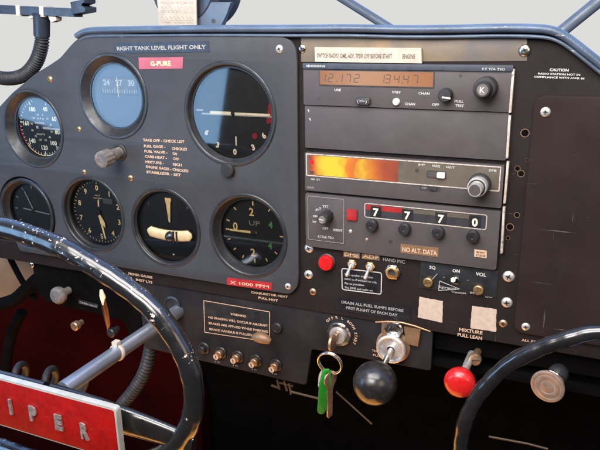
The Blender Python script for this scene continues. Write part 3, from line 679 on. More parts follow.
# ------------------------------------------------------------------ PLACARDS
def placard(name, label, cat, px, d, th, m, lines, border=None, group=None, bev=0.0):
    mb = MB(); mb.quadpx(px, d-0.2, d+th, m, bev)
    for (s_, a, b, h, ink) in lines: mb.tpx(s_, a, b, h, ink, d+th+0.1, 0.03)
    if border:
        P = [Vector(at(x, y, d+th)) for x, y in px]; c = sum(P, Vector((0, 0)))/4
        mb.outline([tuple(c+(p-c)*0.975) for p in P], border[1], border[0], d+th+0.1)
    return tag(mb.build(name), label, cat, group)
placard('embossed_label', 'blue-black embossed tape reading RIGHT TANK LEVEL FLIGHT ONLY above the gauges', 'label', [(113.5, 43), (208.5, 41), (209.5, 51.8), (114.5, 53.2)], 0, 0.4, 'navy_tape', [('RIGHT TANK LEVEL FLIGHT ONLY', (117, 50.4), (206, 48.8), 3.4, 'grey_ink')])
placard('embossed_label', 'faded pink-red embossed tape just below the dark flight-only tape', 'label', [(138.5, 57.6), (183, 57), (182.5, 68.6), (139, 69.2)], 0, 0.4, 'pink_tape', [('G-PURE', (150.5, 66), (171, 65.6), 4.2, 'lume')])
placard('embossed_label', 'bright red embossed tape reading X 1000 FPM under the vertical speed gauge', 'label', [(227, 277.6), (271.8, 283), (271.6, 290.4), (227, 284.8)], 0, 0.4, 'red_tape', [('X 1000 FPM', (230, 283.6), (269, 288.4), 3.0, 'peach_ink')])
placard('radio_placard', 'long cream placard about switching radios off before start, above the radio display', 'placard', [(314.5, 47), (421.3, 48.2), (421.6, 63.4), (315, 61.8)], DB, 3.2, 'paper', [('SWITCH RADIO, DME, ADF, TPDR OFF BEFORE START', (317, 57.6), (392, 58.4), 3.4, 'brown_ink'), ('ENGINE', (402.5, 58.6), (415, 58.8), 3.4, 'brown_ink')])
placard('note_plate', 'narrow brown plate reading NO ALT. DATA in peach capitals', 'placard', [(400.5, 243.6), (438.6, 247.8), (438.4, 257.3), (400.6, 252.8)], -0.4, 0.3, 'brown_block', [('NO ALT. DATA', (402.2, 251.2), (437, 255.4), 3.9, 'peach_ink')])
placard('code_sticker', 'tiny cream sticker with two lines of dark print under the last code digit', 'sticker', [(474.3, 249.3), (486.8, 250.9), (486.6, 258.2), (474.2, 256.6)], -0.4, 0.3, 'peach_ink', [('AVC', (476, 252.9), (485, 254), 1.7, 'dark_ink'), ('CODE', (475.8, 256), (485.4, 257.2), 1.7, 'dark_ink')])
mb = MB(); px = [(341.8, 268.3), (381.6, 272.8), (381.2, 294.3), (342.2, 289.4)]
mb.quadpx(px, DB-0.2, DB+0.4, 'black_tape'); P = [Vector(at(x, y, DB+0.4)) for x, y in px]
mb.outline([tuple(p) for p in round_poly([tuple(p) for p in P], 2.0, 3)], 0.9, 'white_ink', DB+0.5)
for k, (s_, w) in enumerate((('With speaker or headset', 0.80), ('switch up off and hand mic only,', 0.90), ('flip to position', 0.55), ('The DME and radio on', 0.78))):
    y = 275.2+k*4.35; mb.tpx(s_, (344.5, y), (344.5+36*w, y+36*w*0.118), 2.0, 'white_ink', DB+0.5, 0.01)
tag(mb.build('instruction_plate'), 'black plate with white rounded border and four small lines below the two toggles', 'placard')
placard('fuel_placard', 'long black strip reading DRAIN ALL FUEL SUMPS BEFORE FIRST FLIGHT OF EACH DAY', 'placard', [(335, 297), (411, 307.6), (410, 321.6), (334, 309.6)], DB, 0.5, 'black_tape', [('DRAIN ALL FUEL SUMPS BEFORE', (341.5, 303.2), (403.5, 312), 2.6, 'grey_ink'), ('FIRST FLIGHT OF EACH DAY', (346, 308.8), (397.5, 316.6), 2.6, 'grey_ink')])
placard('warning_placard', 'black warning placard with cream border about the parking brake, above the row of breakers', 'placard', [(203, 300), (270.5, 311.6), (270.5, 342.5), (204, 332.5)], DB-1.5, 0.5, 'tag_black',
        [('WARNING', (230.5, 315.0), (246, 317.4), 2.4, 'peach_ink'), ('NO BRAKING WILL OCCUR IF AIRCRAFT', (208.5, 318.2), (268, 327.0), 2.4, 'peach_ink'), ('BRAKES ARE APPLIED WHILE PARKING', (208.8, 324), (268, 332.8), 2.4, 'peach_ink'), ('BRAKE HANDLE IS PULLED', (209.5, 330.0), (252, 336.2), 2.4, 'peach_ink')], ('peach_ink', 0.7))
def sticker(px, label):
    P = [at(x, y, DB) for x, y in px]; pts = []
    for i in range(4):
        a = Vector(P[i]); b = Vector(P[(i+1) % 4])
        for k in range(8):
            q = a.lerp(b, k/8); j = 0.22 if k else 0
            pts.append((q.x+random.uniform(-j, j), q.y+random.uniform(-j, j)))
    mb = MB(); mb.poly(pts, DB, DB+0.3, 'sticker'); tag(mb.build('blank_sticker'), label, 'sticker', 'blank stickers under the intercom')
sticker([(419.6, 296.6), (443, 301.2), (442.4, 322.6), (417.8, 317.2)], 'blank off-white square sticker left of its twin, nearer the drain placard')
sticker([(472, 305.8), (496.6, 309.2), (496.2, 331.8), (470.6, 328)], 'blank off-white square sticker covering part of the word MIXTURE')

# ------------------------------------------------------------------ INTERCOM, SWITCHES, BUTTONS
t = thing('intercom_panel', 'small black intercom panel with two brass knobs marked SQ and VOL', 'intercom', A0(458, 280, DB))
px = [(421, 261.2), (498.5, 271), (496.5, 297.5), (418.6, 288)]
mb = MB(); mb.quadpx(px, DB-0.5, DB+0.7, 'tag_black', 0.3); mb.build('plate', t); dd = DB+0.85
mb = MB(); mb.tpx('SQ', (429.3, 268.6), (435.6, 269.3), 2.7, 'white_ink', dd, 0.04); mb.tpx('ON', (452.4, 272), (459.8, 272.8), 2.7, 'white_ink', dd, 0.04); mb.tpx('VOL', (475.5, 275.3), (486, 276.8), 2.9, 'white_ink', dd, 0.04)
T = [at(439.5, 281, dd), at(459.5, 289, dd), at(438.6, 290.5, dd)]; mb.outline(T, 0.45, 'white_ink', dd)
mb.tpx('Sigtronics', (438.5, 287.6), (456, 290.0), 2.2, 'white_ink', dd+0.05, 0.01); mb.tpx('Transcom', (451, 292.6), (466, 294.2), 1.8, 'white_ink', dd, 0.01); mb.tpx('SPA 400', (470, 293.6), (479, 294.6), 1.8, 'white_ink', dd, 0.01); mb.tpx('ISO', (485.4, 297.2), (492.5, 298), 1.8, 'white_ink', dd-0.7, 0.01)
mb.bar2(at(430, 281.5, dd), at(437.3, 273.8, dd), 0.6, 'grey_ink', dd); mb.build('lettering', t)
for px_, py in ((428.4, 281.6), (478.8, 289.4)):
    x, z = at(px_, py, dd); mb = MB(); mb.lathe((x, -dd, z), [(3.9, 0), (3.9, 2.6), (3.3, 3.2), (0, 3.2)], 'brass', seg=36, knurl=0.03, kn=18); mb.bar2((x-2.6, z-1.0), (x+2.6, z+1.0), 0.7, 'dark_ink', dd+3.32); mb.build('brass_knob', t)
x, z = at(456.2, 280.3, dd); mb = MB(); mb.lathe((x, -dd, z), [(3.5, 0), (3.5, 1.4), (2.4, 1.7), (2.1, 1.0)], 'chrome', seg=6); mb.tube([(x, -dd, z), (x-0.8, -dd-4, z+1.6), (x-1.2, -dd-7.5, z+3.0)], [1.1, 1.3, 1.9], 'chrome', 12); mb.build('toggle', t)
for px_ in (444, 468): screw(px_, 278.3+(px_-444)*0.13, dd, 1.3, t, 'bezel', False)
t = thing('push_button', 'round bright red push button between steel screws under the transponder', 'push button', A0(326, 263.6, DB))
knob(t, 327.5, 261.5, DB, [(7.6, 0), (7.6, 1.5), (6.8, 2.2)], 'radio_dark', 'collar', seg=36)
knob(t, 327.5, 261.5, DB, [(6.6, 1), (6.6, 5.2), (6.1, 5.9), (4.0, 6.1), (0, 5.6)], 'red_plastic', 'cap', seg=40)
def toggle(px, py, word, box, label):
    t = thing('toggle_switch', label, 'switch', A0(px, py, DB), 'toggle switches under the transponder')
    x, z = at(px, py, DB); mb = MB(); mb.lathe((x, -DB, z), [(4.3, 0), (4.3, 1.6), (3.8, 2.0), (2.9, 2.0)], 'brass', seg=6); mb.lathe((x, -DB, z), [(2.9, 1.5), (2.9, 3.4), (2.3, 3.9), (1.5, 3.6), (0, 3.4)], 'alu', seg=24); mb.build('nut', t)
    mb = MB(); mb.tube([(x, -DB-3, z), (x-0.4, -DB-7, z-3.2), (x-0.8, -DB-10.5, z-6.2)], [1.0, 1.2, 1.7], 'alu', 12); mb.ball((x-0.85, -DB-10.8, z-6.4), 1.75, 'alu', 14); mb.build('lever', t)
    mb = MB(); mb.quadpx(box, DB-0.2, DB+0.25, 'brown_block'); a, b = box[3], box[2]; mb.tpx(word, (a[0]+1, a[1]-1.2), (b[0]-1, b[1]-1.2), 3.1, 'peach_ink', DB+0.35, 0.03); mb.build('name_tape', t)
toggle(352.3, 263.6, 'DME', [(343.5, 251.3), (359.6, 253.1), (359.6, 258.6), (343.5, 256.8)], 'small brass-nut toggle switch under the DME tape')
toggle(370.5, 266.2, 'ADF', [(361.8, 253.4), (379.6, 255.4), (379.6, 260.6), (361.8, 258.6)], 'small brass-nut toggle switch under the ADF tape')
t = thing('microphone_jack', 'nickel hand microphone jack socket right of the two toggle switches', 'jack socket', A0(393, 271.5, DB))
x, z = at(393, 271.5, DB); mb = MB(); mb.lathe((x, -DB, z), [(6.9, 0), (6.9, 1.8), (6.2, 2.3), (4.8, 2.3)], 'chrome', seg=6); mb.lathe((x, -DB, z), [(5.4, 1.5), (5.4, 3.6), (4.6, 4.2), (3.2, 4.2), (2.9, 1.0)], 'brass', seg=32); mb.lathe((x, -DB, z), [(3.2, 2.6), (0, 2.5)], 'dark_ink', seg=24); mb.build('socket', t)
mb = MB(); mb.tpx('HAND MIC', (383, 260.6), (404.8, 263.6), 3.0, 'grey_ink', DB+0.1, 0.02); mb.build('lettering', t)

# ------------------------------------------------------------------ IGNITION, KEYS, THROTTLE, MIXTURE, CABLE KNOBS
DL = DB-1.5
t = thing('ignition_switch', 'round steel ignition switch with a key standing in it', 'ignition switch', A0(338, 336, DL))
x, z = at(339.5, 333.5, DL)
mb = MB(); mb.lathe((x, -DL, z), [(11.4, 0), (11.4, 2.2), (10.4, 3.4), (8.4, 3.6), (7.6, 2.2)], 'chrome', seg=48); mb.build('collar', t)
mb = MB(); mb.lathe((x, -DL, z), [(7.7, 2), (7.7, 5.0), (7.0, 6.0), (4.4, 6.0), (4.0, 5.0), (0, 5.0)], 'alu', seg=40); mb.build('cylinder', t)
kd = DL+6
t = thing('key_ring', 'steel key ring with a green tag and brown keys hanging from the ignition', 'key ring', A0(327, 380, 20))
kx, kz = x, z
mb = MB()
mb.poly([(kx-1.3, kz-3.2), (kx+1.3, kz-3.2), (kx+1.3, kz+3.2), (kx-1.3, kz+3.2)], DL+4, DL+14, 'bronze')
bow = MB(); bow.mats = mb.mats
mb.lathe((kx-1.3, -DL-18, kz-0.5), [(0, 0), (7.0, 0), (7.4, 0.4), (7.4, 2.2), (7.0, 2.6), (0, 2.6)], 'bronze', axis=(1, 0, 0), seg=28)
mb.build('ignition_key', t)
rc = at3(329.5, 363.5, 22); ring = []
for k in range(48):
    a = 2*math.pi*k/48; ring.append(rc+Vector((10.6*math.cos(a), -2.2*math.sin(a), 10.6*math.sin(a))))
mb = MB(); mb.tube(ring, 0.95, 'chrome', 10, closed=True); mb.tube([p+Vector((0.3, 1.7, 0.2)) for p in ring], 0.85, 'chrome', 10, closed=True); mb.build('ring', t)
def flatkey(pts, d, th, m, name, tilt=0):
    mb = MB(); mb.poly([at(x_, y_, d) for x_, y_ in pts], d, d+th, m, 0.4); return mb.build(name, t)
def hang(name, px, py, d, L, W, th, m, yaw, lean, teeth=False, hole=True, shape='key'):
    """a flat key or tag hanging from the ring, turned about its own long axis"""
    top = at3(px, py, d); mb = MB(); pts = []
    if shape == 'tag':
        pts = round_poly([(-W*0.32, 2), (W*0.32, 2), (W*0.5, -L*0.30), (W*0.5, -L*0.78), (W*0.12, -L), (-W*0.40, -L*0.97), (-W*0.5, -L*0.3)], 2.2)
    else:
        R = W/2; n = 14
        pts = [(R*math.cos(math.radians(-55+290*k/n)), -R+2+R*math.sin(math.radians(-55+290*k/n))) for k in range(n+1)]
        b = W*0.20; pts += [(-b, -2*R), (-b, -L+1.5), (-b+1.2, -L)]
        y = -L+1; k = 0
        while y < -2*R-2:
            pts.append((b-(1.1 if k % 2 else 0.1)*(1 if teeth else 0), y)); y += 1.7; k += 1
        pts.append((b, -2*R-1))
    mb.poly(pts, -th/2, th/2, m, min(0.35, th*0.3))
    mb.lathe((0, th/2+0.02, -1.5), [(1.5, 0), (1.2, 0.02+th+0.05), (0, th+0.08)], 'dark_ink', seg=16)
    M = Matrix.Translation(top) @ Matrix.Rotation(lean, 4, 'Y') @ Matrix.Rotation(yaw, 4, 'Z')
    for v in mb.bm.verts: v.co = M @ v.co
    return mb.build(name, t)
hang('key_tag', 326.5, 371.5, 25, 43, 10.5, 2.4, 'green_plastic', math.radians(42), math.radians(6), shape='tag')
hang('key', 330.5, 373, 22, 44, 15, 1.6, 'bronze', math.radians(66), math.radians(1), True)
hang('key_tag', 324, 373, 19.5, 17, 9.5, 1.2, 'paper', math.radians(-15), math.radians(8), shape='tag')
t = thing('throttle_knob', 'black ball throttle knob on a steel rod with polished friction nut', 'throttle', A0(394, 348, DL))
x, z = at(393.5, 345.5, DL); O = (x, -DL, z)
bx_, bz_ = at(395, 328, DL)
mb = MB(); mb.lathe(O, [(12.6, 5.0), (12.8, 6.0), (12.8, 8.2), (11.6, 9.0), (10.2, 8.6), (9.8, 7.6), (3.6, 7.4), (3.2, 8.5)], 'alu', seg=48, knurl=0.012, kn=24); mb.build('friction_nut', t)
mb = MB(); mb.lathe(O, [(15, 0), (15, 1.4), (14, 2.0), (9, 2.2), (9, 5.4)], 'bronze', seg=48); mb.build('washer', t)
end = Vector((x, -DL-62, z+0.5)); tgt = at3(375, 383, 58)
mb = MB(); mb.tube([Vector(O)+Vector((0, -4, 0)), tgt], 2.6, 'chrome', 16); mb.build('rod', t)
mb = MB(); mb.ball(tgt, 17.2, 'ball_black', 48); mb.lathe(tgt+Vector((0, -16.8, -1)), [(3.2, 0), (3.0, 0.8), (0, 0.9)], 'ball_black', seg=20); mb.build('ball', t)
t = thing('friction_clamp', 'bent steel wire clamp across two brown blocks above the throttle nut', 'clamp', A0(398, 328, DL))
mb = MB(); mb.lathe((bx_, -DL, bz_), [(8.2, 0), (8.2, 4), (7, 5.2), (4.5, 5.4), (4.0, 4), (0, 4)], 'chrome', seg=36); mb.build('stud', t)
for q in ([(381.5, 323.5), (391, 325), (390, 337.5), (381, 336)], [(403.5, 327), (420.5, 330.5), (418, 347), (406, 344)]):
    mb = MB(); mb.quadpx(q, DL-0.5, DL+3.2, 'brown_block', 0.6); mb.build('block', t)
mb = MB(); mb.tube([at3(375.5, 322, DL+6), at3(388, 321.5, DL+7), at3(402, 322.5, DL+7), at3(415, 326, DL+7), at3(430.5, 331.5, DL+6)], [0.6, 0.8, 0.85, 0.8, 0.5], 'bronze', 10); mb.build('wire', t)

t = thing('mixture_knob', 'bright red mixture knob on a short shaft near the right wheel rim', 'knob', A0(470, 358, DL))
x, z = at(470.5, 357, DL); axis = (at3(459.5, 383, 40)-Vector((x, -DL, z))).normalized(); O = Vector((x, -DL, z))
L_ = (at3(459.5, 383, 40)-O).length
mb = MB(); mb.lathe(O, [(3.2, -6), (3.2, L_-8)], 'alu', axis, 24); mb.build('shaft', t)
mb = MB(); mb.lathe(O, [(4.5, L_-11), (7.5, L_-9.5), (10.6, L_-6.5), (11.9, L_-2.5), (11.9, L_+0.5), (10.4, L_+3.6), (7.2, L_+5.6), (3, L_+6.4), (0, L_+6.5)], 'red_plastic', axis, 48); mb.build('cap', t)
t = thing('panel_bolt', 'rusty slotted bolt head just above the red mixture knob', 'bolt', A0(474, 361, DL))
x, z = at(474.5, 360.5, 4); mb = MB(); mb.lathe((x, 12, z), [(3, -6), (3, 12), (5.2, 12.2), (5.2, 14.6), (4.6, 15.6), (0, 16)], 'bronze', seg=28); mb.bar2((x-4, z-1), (x+4, z+1), 1.0, 'dark_ink', 4.1); mb.build('head', t)

t = thing('plunger_knob', 'grey ridged plunger knob sticking out between the gyro and the altimeter', 'knob', A0(120, 152, 0))
O = Vector((kc[0], 0, kc[1]))
mb = MB(); mb.lathe(O, [(8.0, -0.2), (8.0, 1.0), (7.0, 1.8), (5.9, 1.8), (5.7, -6)], 'rubber', seg=36); mb.build('socket', t)
ax = (at3(101, 160.2, 28)-O).normalized()
mb = MB(); mb.lathe(O, [(5.2, -6), (5.2, 17), (6.2, 18)], 'grey_rubber', ax, 32); mb.build('shaft', t)
mb = MB(); mb.lathe(O, [(5.3, 15), (7.4, 16.5), (7.7, 18), (7.7, 27), (7.1, 28.2), (5.0, 28.6), (4.4, 28.0), (0, 27.8)], 'grey_rubber', ax, 60, knurl=0.045, kn=12); mb.build('grip', t)
mb = MB(); x, z = at(118, 148.5, 1.9); mb.lathe((x+0.6, -1.8, z), [(1.2, 0), (1.1, 0.7), (0, 0.8)], 'dial_black', seg=14); mb.build('set_pin', t)

t = thing('cabin_air_control', 'worn round silver pull knob inside the curve of the right wheel', 'knob', A0(563, 372, 5))
C0 = at3(547, 387, 40); C1 = at3(557, 375, 20); ax = (C0-C1).normalized(); LL = (C0-C1).length
mb = MB(); mb.lathe(C1, [(0, LL-4.5), (9.0, LL-4.5), (11.6, LL-3.2), (12.2, LL-1.4), (12.0, LL-0.3), (11.3, LL), (9.6, LL+0.15), (9.2, LL-0.1), (8.6, LL+0.15), (5.4, LL+0.25), (5.0, LL), (4.4, LL+0.25), (0, LL+0.3)], 'coin', ax, 56)
mb.build('disc', t)
mb = MB(); mb.lathe(C1, [(8.6, LL-9.5), (9.6, LL-8.8), (9.6, LL-7.4), (8.6, LL-6.6), (4, LL-6.2), (4, LL-4)], 'chrome', ax, 40); mb.build('collar', t)
mb = MB(); mb.lathe(C1, [(0, -6), (6.6, -6), (7.2, -4), (7.2, 2), (5.0, 5), (4, 6), (4, LL-6)], 'bezel', ax, 36); mb.build('neck', t)

def small(px, py, d, prof, m, name, label, cat, part='cap', group=None, **k):
    t = thing(name, label, cat, A0(px, py, d), group); knob(t, px, py, d, prof, m, part, **k); return t
BRK = [(204.5, 347.5, 'first breaker at the left of the row, dark and without a lit cap'), (221.5, 352, 'second breaker from the left in the row of round breakers'), (238.5, 355.8, 'middle breaker of the row of five round breakers'), (256.6, 359.8, 'fourth breaker in the row, just left of the last one'), (276.6, 364.3, 'last breaker at the right end of the row of five')]
first = None
for i, (px, py, lb) in enumerate(BRK):
    if first is None or i == 1:
        t = thing('circuit_breaker', lb, 'circuit breaker', A0(px, py, DL), 'round breakers under the warning placard')
        x, z = at(px, py, DL)
        mb = MB(); mb.lathe((x, -DL, z), [(6.3, 0), (6.3, 1.6), (5.5, 2.6), (4.3, 2.7), (3.9, 1.6)], 'bezel', seg=36); a = mb.build('collar', t)
        mb = MB(); mb.lathe((x, -DL, z), [(3.7, 1), (3.7, 6.4), (3.2, 7.0), (0, 7.0)], 'bezel' if i == 0 else 'bronze', seg=28)
        if i: mb.poly(circ(x, z, 2.9, 24), 5.4, 5.6, 'peach_ink'); mb.text('5', x, z, None, 2.8, 'dark_ink', 5.75, center=True, bold=0.04)
        b = mb.build('button', t); first = (t, a, b, Vector((x, -DL, z)))
    else:
        t0, a0, b0, p0 = first; x, z = at(px, py, DL); off = (Vector((x, -DL, z))-p0)*S
        r = t0.copy(); COL.objects.link(r); r.location = t0.location+off; r['label'] = lb
        for ch in (a0, b0):
            q = ch.copy(); COL.objects.link(q); q.parent = r; q.matrix_parent_inverse = ch.matrix_parent_inverse.copy()
t = thing('brake_handle', 'worn brown oval parking brake handle over the corner of the warning placard', 'handle', A0(262, 338, DL))
O = at3(264, 335, DL); mb = MB(); mb.lathe(O, [(4, 0), (4, 8)], 'bronze', seg=24); mb.build('stem', t)
C = at3(261.5, 339, 14); mb = MB()
pts = [C+Vector((-9+18*k/10, 0, 1.8*math.sin(k/10*math.pi)-0.10*k)) for k in range(11)]; mb.tube(pts, [2.2, 3.4, 4.2, 4.7, 5.0, 5.1, 5.0, 4.7, 4.2, 3.4, 2.2], 'brown_block', 20); mb.build('grip', t)
small(278, 326.8, DL, [(5.0, 0), (5.0, 3), (4.2, 4), (3.4, 4.1), (3.0, 3.4), (0, 3.2)], 'bezel', 'push_knob', 'small dark round push knob right of the warning placard', 'knob', seg=32)  # a push knob set in the lower panel
small(173, 305, DL, [(10, 0), (10, 1.6), (8.6, 2.6), (7.4, 2.6), (7.0, 1.6), (0, 1.8)], 'bezel', 'plug_cap', 'flat dark round plug cap behind the left wheel rim', 'plug', seg=40)
t = small(69, 290, DL, [(4, 0), (4, 10), (8.6, 12), (9.4, 15), (9.2, 18), (7, 20.5), (0, 21.5)], 'grey_rubber', 'vent_knob', 'round grey vent knob seen below the left wheel rim', 'knob', seg=40)
small(82, 322, DL, [(3.0, 0), (3.0, 6), (5.0, 7), (5.0, 12), (4, 13), (0, 13.2)], 'bronze', 'pull_knob', 'dim bronze pull knob left of the upright lever', 'knob', group='dim pull knobs under the left panel', seg=28)
small(118, 328.5, DL, [(3.0, 0), (3.0, 6), (5.0, 7), (5.0, 12), (4, 13), (0, 13.2)], 'bezel', 'pull_knob', 'dim dark pull knob between the upright lever and the shaft', 'knob', group='dim pull knobs under the left panel', seg=28)
t = thing('lever', 'slim upright lever with a cream tip below the left wheel rim', 'lever', A0(106, 330, 5))
pb = [at3(109, 332, 2), at3(107.5, 322, 8), at3(105, 308, 14), at3(102.5, 296, 18), at3(101.2, 290, 19)]
mb = MB(); mb.tube(pb[:4], [2.0, 3.6, 4.2, 3.2], 'lever_red', 16, flat=(0.5, 1)); mb.build('blade', t); mb = MB(); mb.tube(pb[2:], [2.2, 3.4, 1.7], 'cream', 16, flat=(0.75, 1.0)); mb.build('tip', t)
def plate_px(q, label, words):
    mb = MB(); mb.quadpx(q, DL-0.2, DL+0.3, 'tag_black'); a, b = q[3], q[2]; mb.tpx(words, (a[0]+1, a[1]-0.8), (b[0]-1, b[1]-0.8), 2.0, 'grey_ink', DL+0.4, 0.03); tag(mb.build('name_plate'), label, 'name plate')
plate_px([(24, 254), (36, 257), (36, 261.5), (24, 258.5)], 'tiny plate above the screw, at the far left under the wheel rim', 'PULL')
plate_px([(43, 257), (52, 259), (52, 264), (43, 262)], 'tiny plate right of the screw under the left wheel rim', 'CAB')
plate_px([(61, 262.6), (72, 265), (72, 270), (61, 267.6)], 'tiny plate above the grey vent knob', 'VENT')
plate_px([(78.5, 299.5), (98, 304.5), (98, 308.5), (78.5, 303.5)], 'narrow plate between the grey vent knob and the lever', 'CABIN HEAT')
t = thing('panel_bolt', 'shiny round-headed bolt beside the beige lining at far left', 'bolt', A0(31.5, 265, DL))
screw(31.5, 264.5, DL, 3.6, t, 'chrome', name='head')

# ------------------------------------------------------------------ CONTROL WHEELS
def resample(P, N):
    Q = P+[P[0]]; L = [0]
    for p, q in zip(Q, Q[1:]): L.append(L[-1]+(q-p).length)
    out = []; i = 0
    for k in range(N):
        t_ = L[-1]*k/N
        while L[i+1] < t_: i += 1
        out.append(Q[i].lerp(Q[i+1], (t_-L[i])/(L[i+1]-L[i])))
    return out
def closed_spline(P, n=8):
    N = len(P); out = []
    for i in range(N):
        a, b, c, d_ = P[i-1], P[i], P[(i+1) % N], P[(i+2) % N]
        for k in range(n):
            t_ = k/n; out.append(0.5*((2*b)+(c-a)*t_+(2*a-5*b+4*c-d_)*t_*t_+(3*b-a-3*c+d_)*t_**3))
    return out
HX, HZ, HD = -142.0, -241.5, 160.0
def wheel(cx, cz, D, quarter, label, rr=7.4, mx=None, enamel='wheel_black'):
    """quarter: measured centre line of the rim from its top to its side; the wheel is symmetric"""
    t = thing('control_yoke', label, 'control wheel', (cx, -D, cz))
    zr = quarter[-1][1]
    mx = cx if mx is None else mx
    q = [(abs(x-mx), z-zr) for x, z in quarter]; q[0] = (0, q[0][1]); q[-1] = (q[-1][0], 0)
    loop = [(x, z) for x, z in q]+[(x, -z) for x, z in q[-2::-1]]+[(-x, -z) for x, z in q[1:]]+[(-x, z) for x, z in q[-2:0:-1]]
    P = resample(closed_spline([Vector((mx+x, -D, zr+z)) for x, z in loop]), 240)
    rim = MB(); rim.tube(P, [rr+0.2*math.sin(k*1.7)+0.15*math.sin(k*0.6) for k in range(240)], enamel, 24, closed=True); rim.build('rim', t, 60)
    sh = MB(); sh.lathe((cx, 10, cz), [(0, 0), (6.6, 0), (6.6, D+4), (0, D+4)], 'shaft_metal', seg=36); sh.build('shaft', t)
    hb = MB(); hb.lathe((cx, -D+6, cz-8), [(0, 0), (9, 0), (11, 3), (11, 16), (9, 18), (0, 18)], 'bar_black', seg=40); hb.build('hub', t)
    W = q[-1][0]
    for sg in (-1, 1):
        sp = MB(); pts = []; rs = []
        for k in range(15):
            f = k/14; pts.append(Vector((cx+sg*(3+f*(W+sg*(mx-cx)-6)), -D-8*(1-f)**1.2, cz-2-11*f*f))); rs.append(15.5-7.5*f)
        sp.tube(pts, rs, 'bar_black', 20, flat=(0.5, 1)); sp.build('spoke', t)
    return t
MX = at(-40, 222.5, HD)[0]
qL = [at(x, y, HD) for x, y in ((-40, 222.5), (0, 227), (30, 235), (63, 248), (92, 264.5), (121.5, 283.7), (148, 304.5), (167.5, 326.5), (182, 350), (190.3, 371), (193.8, 392))]
lw = wheel(HX, HZ, HD, qL, 'scuffed glossy black control wheel with red badge on its hub, at the left', 7.4, MX)
RX, RD = 268.0, 85.0
qR = [at(x, y, RD) for x, y in ((601.5, 332), (573.5, 337), (536.5, 349.5), (506.5, 366), (484, 388), (473, 404), (465, 421), (461, 440), (459.5, 462))]
qR = [(RX, qR[0][1]+2.2)]+qR
rw = wheel(RX, -310.0, RD, qR, 'glossy black control wheel cropped by the lower right corner', 5.3, None, 'wheel_clean')
BD = 180.0
def bpx(x, y): return at(x, y, BD)
tl, tr, brr = bpx(0, 377.5), bpx(115, 411.5), bpx(112, 452)
tr_x = tr[0]; bw = 2*(tr_x-HX) if True else 0
zt = (tl[1]+tr[1])/2; zb = bpx(0, 426)[1]
xb0 = HX-(tr_x-HX)
mb = MB(); mb.rect(xb0, tr_x, zb, zt, BD-6, BD-1.0, 'frame_bright', 2.5, 0.9); bd = mb.build('badge', lw)
mb = MB(); mb.rect(xb0+1.6, tr_x-1.8, zb+1.0, zt-1.8, BD-3, BD-0.7, 'badge_red', 1.5, 0.2); sub(mb.build('badge_face'), bd)
for ch, px, py in (('P', -13, 394), ('I', 11, 406), ('P', 33.5, 413), ('E', 59, 421.5), ('R', 85, 430.5)):
    x, z = bpx(px, py)
    mb = MB(); mb.text(ch, x, z, {'I': 2.8}.get(ch, 7.0), 12.5, 'letter_metal', BD-0.2, center=True, bold=0.05)
    fs = list(mb.bm.faces); r = bmesh.ops.extrude_face_region(mb.bm, geom=fs)
    for v in [g for g in r['geom'] if isinstance(g, bmesh.types.BMVert)]: v.co.y -= 1.4
    sub(mb.build('letter'), bd)
for o in bd.children: o.matrix_parent_inverse = Matrix.Translation(-WORLD[lw.name]) if False else Matrix.Identity(4)

# cable tie on the shaft
tie = MB(); tx = -78.0
sp_ = Vector((HX, -88.0, HZ))
ring = [sp_+Vector((6.9*math.cos(2*math.pi*k/32), 0.6*math.sin(2*math.pi*k/16), 6.9*math.sin(2*math.pi*k/32))) for k in range(32)]
tie.tube(ring, 1.0, 'tie_white', 10, closed=True, flat=(2.2, 0.8)); tie.rect(sp_.x-3.0, sp_.x+2.6, sp_.z+6.4, sp_.z+11, 85.4, 90.6, 'tie_white', 0.6, 0.5)
tag(tie.build('cable_tie'), 'cream plastic cable tie strapped around the chrome wheel shaft', 'cable tie')

# ------------------------------------------------------------------ BELOW THE PANEL: hose, cord, wires, lining
def spline(pts, n=10):
    P = [Vector(p) for p in pts]; P = [P[0]*2-P[1]]+P+[P[-1]*2-P[-2]]; out = []
    for i in range(1, len(P)-2):
        for k in range(n):
            t_ = k/n; a, b, c, d_ = P[i-1:i+3]
            out.append(0.5*((2*b)+(c-a)*t_+(2*a-5*b+4*c-d_)*t_*t_+(3*b-a-3*c+d_)*t_**3))
    out.append(P[-2]); return out
def ribbed(pts, r, amp, pitch, m):
    C = spline(pts, 30); L = [0]
    for a, b in zip(C, C[1:]): L.append(L[-1]+(b-a).length)
    N = int(L[-1]/pitch*6); out = []; rs = []; i = 0
    for k in range(N+1):
        t_ = L[-1]*k/N
        while i < len(L)-2 and L[i+1] < t_: i += 1
        out.append(C[i].lerp(C[i+1], (t_-L[i])/max(L[i+1]-L[i], 1e-6))); rs.append(r+amp*math.sin(2*math.pi*t_/pitch))
    mb = MB(); mb.tube(out, rs, m, 20); return mb
mb = ribbed([at3(153, 320, -20), at3(151, 345, -18), at3(145, 370, -18), at3(134, 390, -18), at3(118, 410, -18), at3(100, 440, -18)], 6.2, 1.3, 4.6, 'rubber')
tag(mb.build('ribbed_hose', sharp=70), 'dark ribbed hose hanging behind the chrome shaft', 'hose')
hx = []
for k in range(140):
    f = k/139; a = f*2*math.pi*3.0
    c = at3(-16+f*90, 374+f*15, 60); hx.append(c+Vector((2*math.cos(a), 14*math.cos(a), 17*math.sin(a))))
mb = MB(); mb.tube(hx, 3.6, 'rubber', 12); tag(mb.build('coiled_cord', sharp=70), 'black coiled cord looping above the red wheel badge', 'cord')
mb = MB(); q = [(-40, 245), (30, 254), (38, 284), (24, 299), (-40, 306)]
mb.poly([at(x, y, -60) for x, y in q], -68, -60, 'beige', 1.0); tag(mb.build('side_lining'), 'beige patch of side lining showing under the left wheel rim', 'lining')
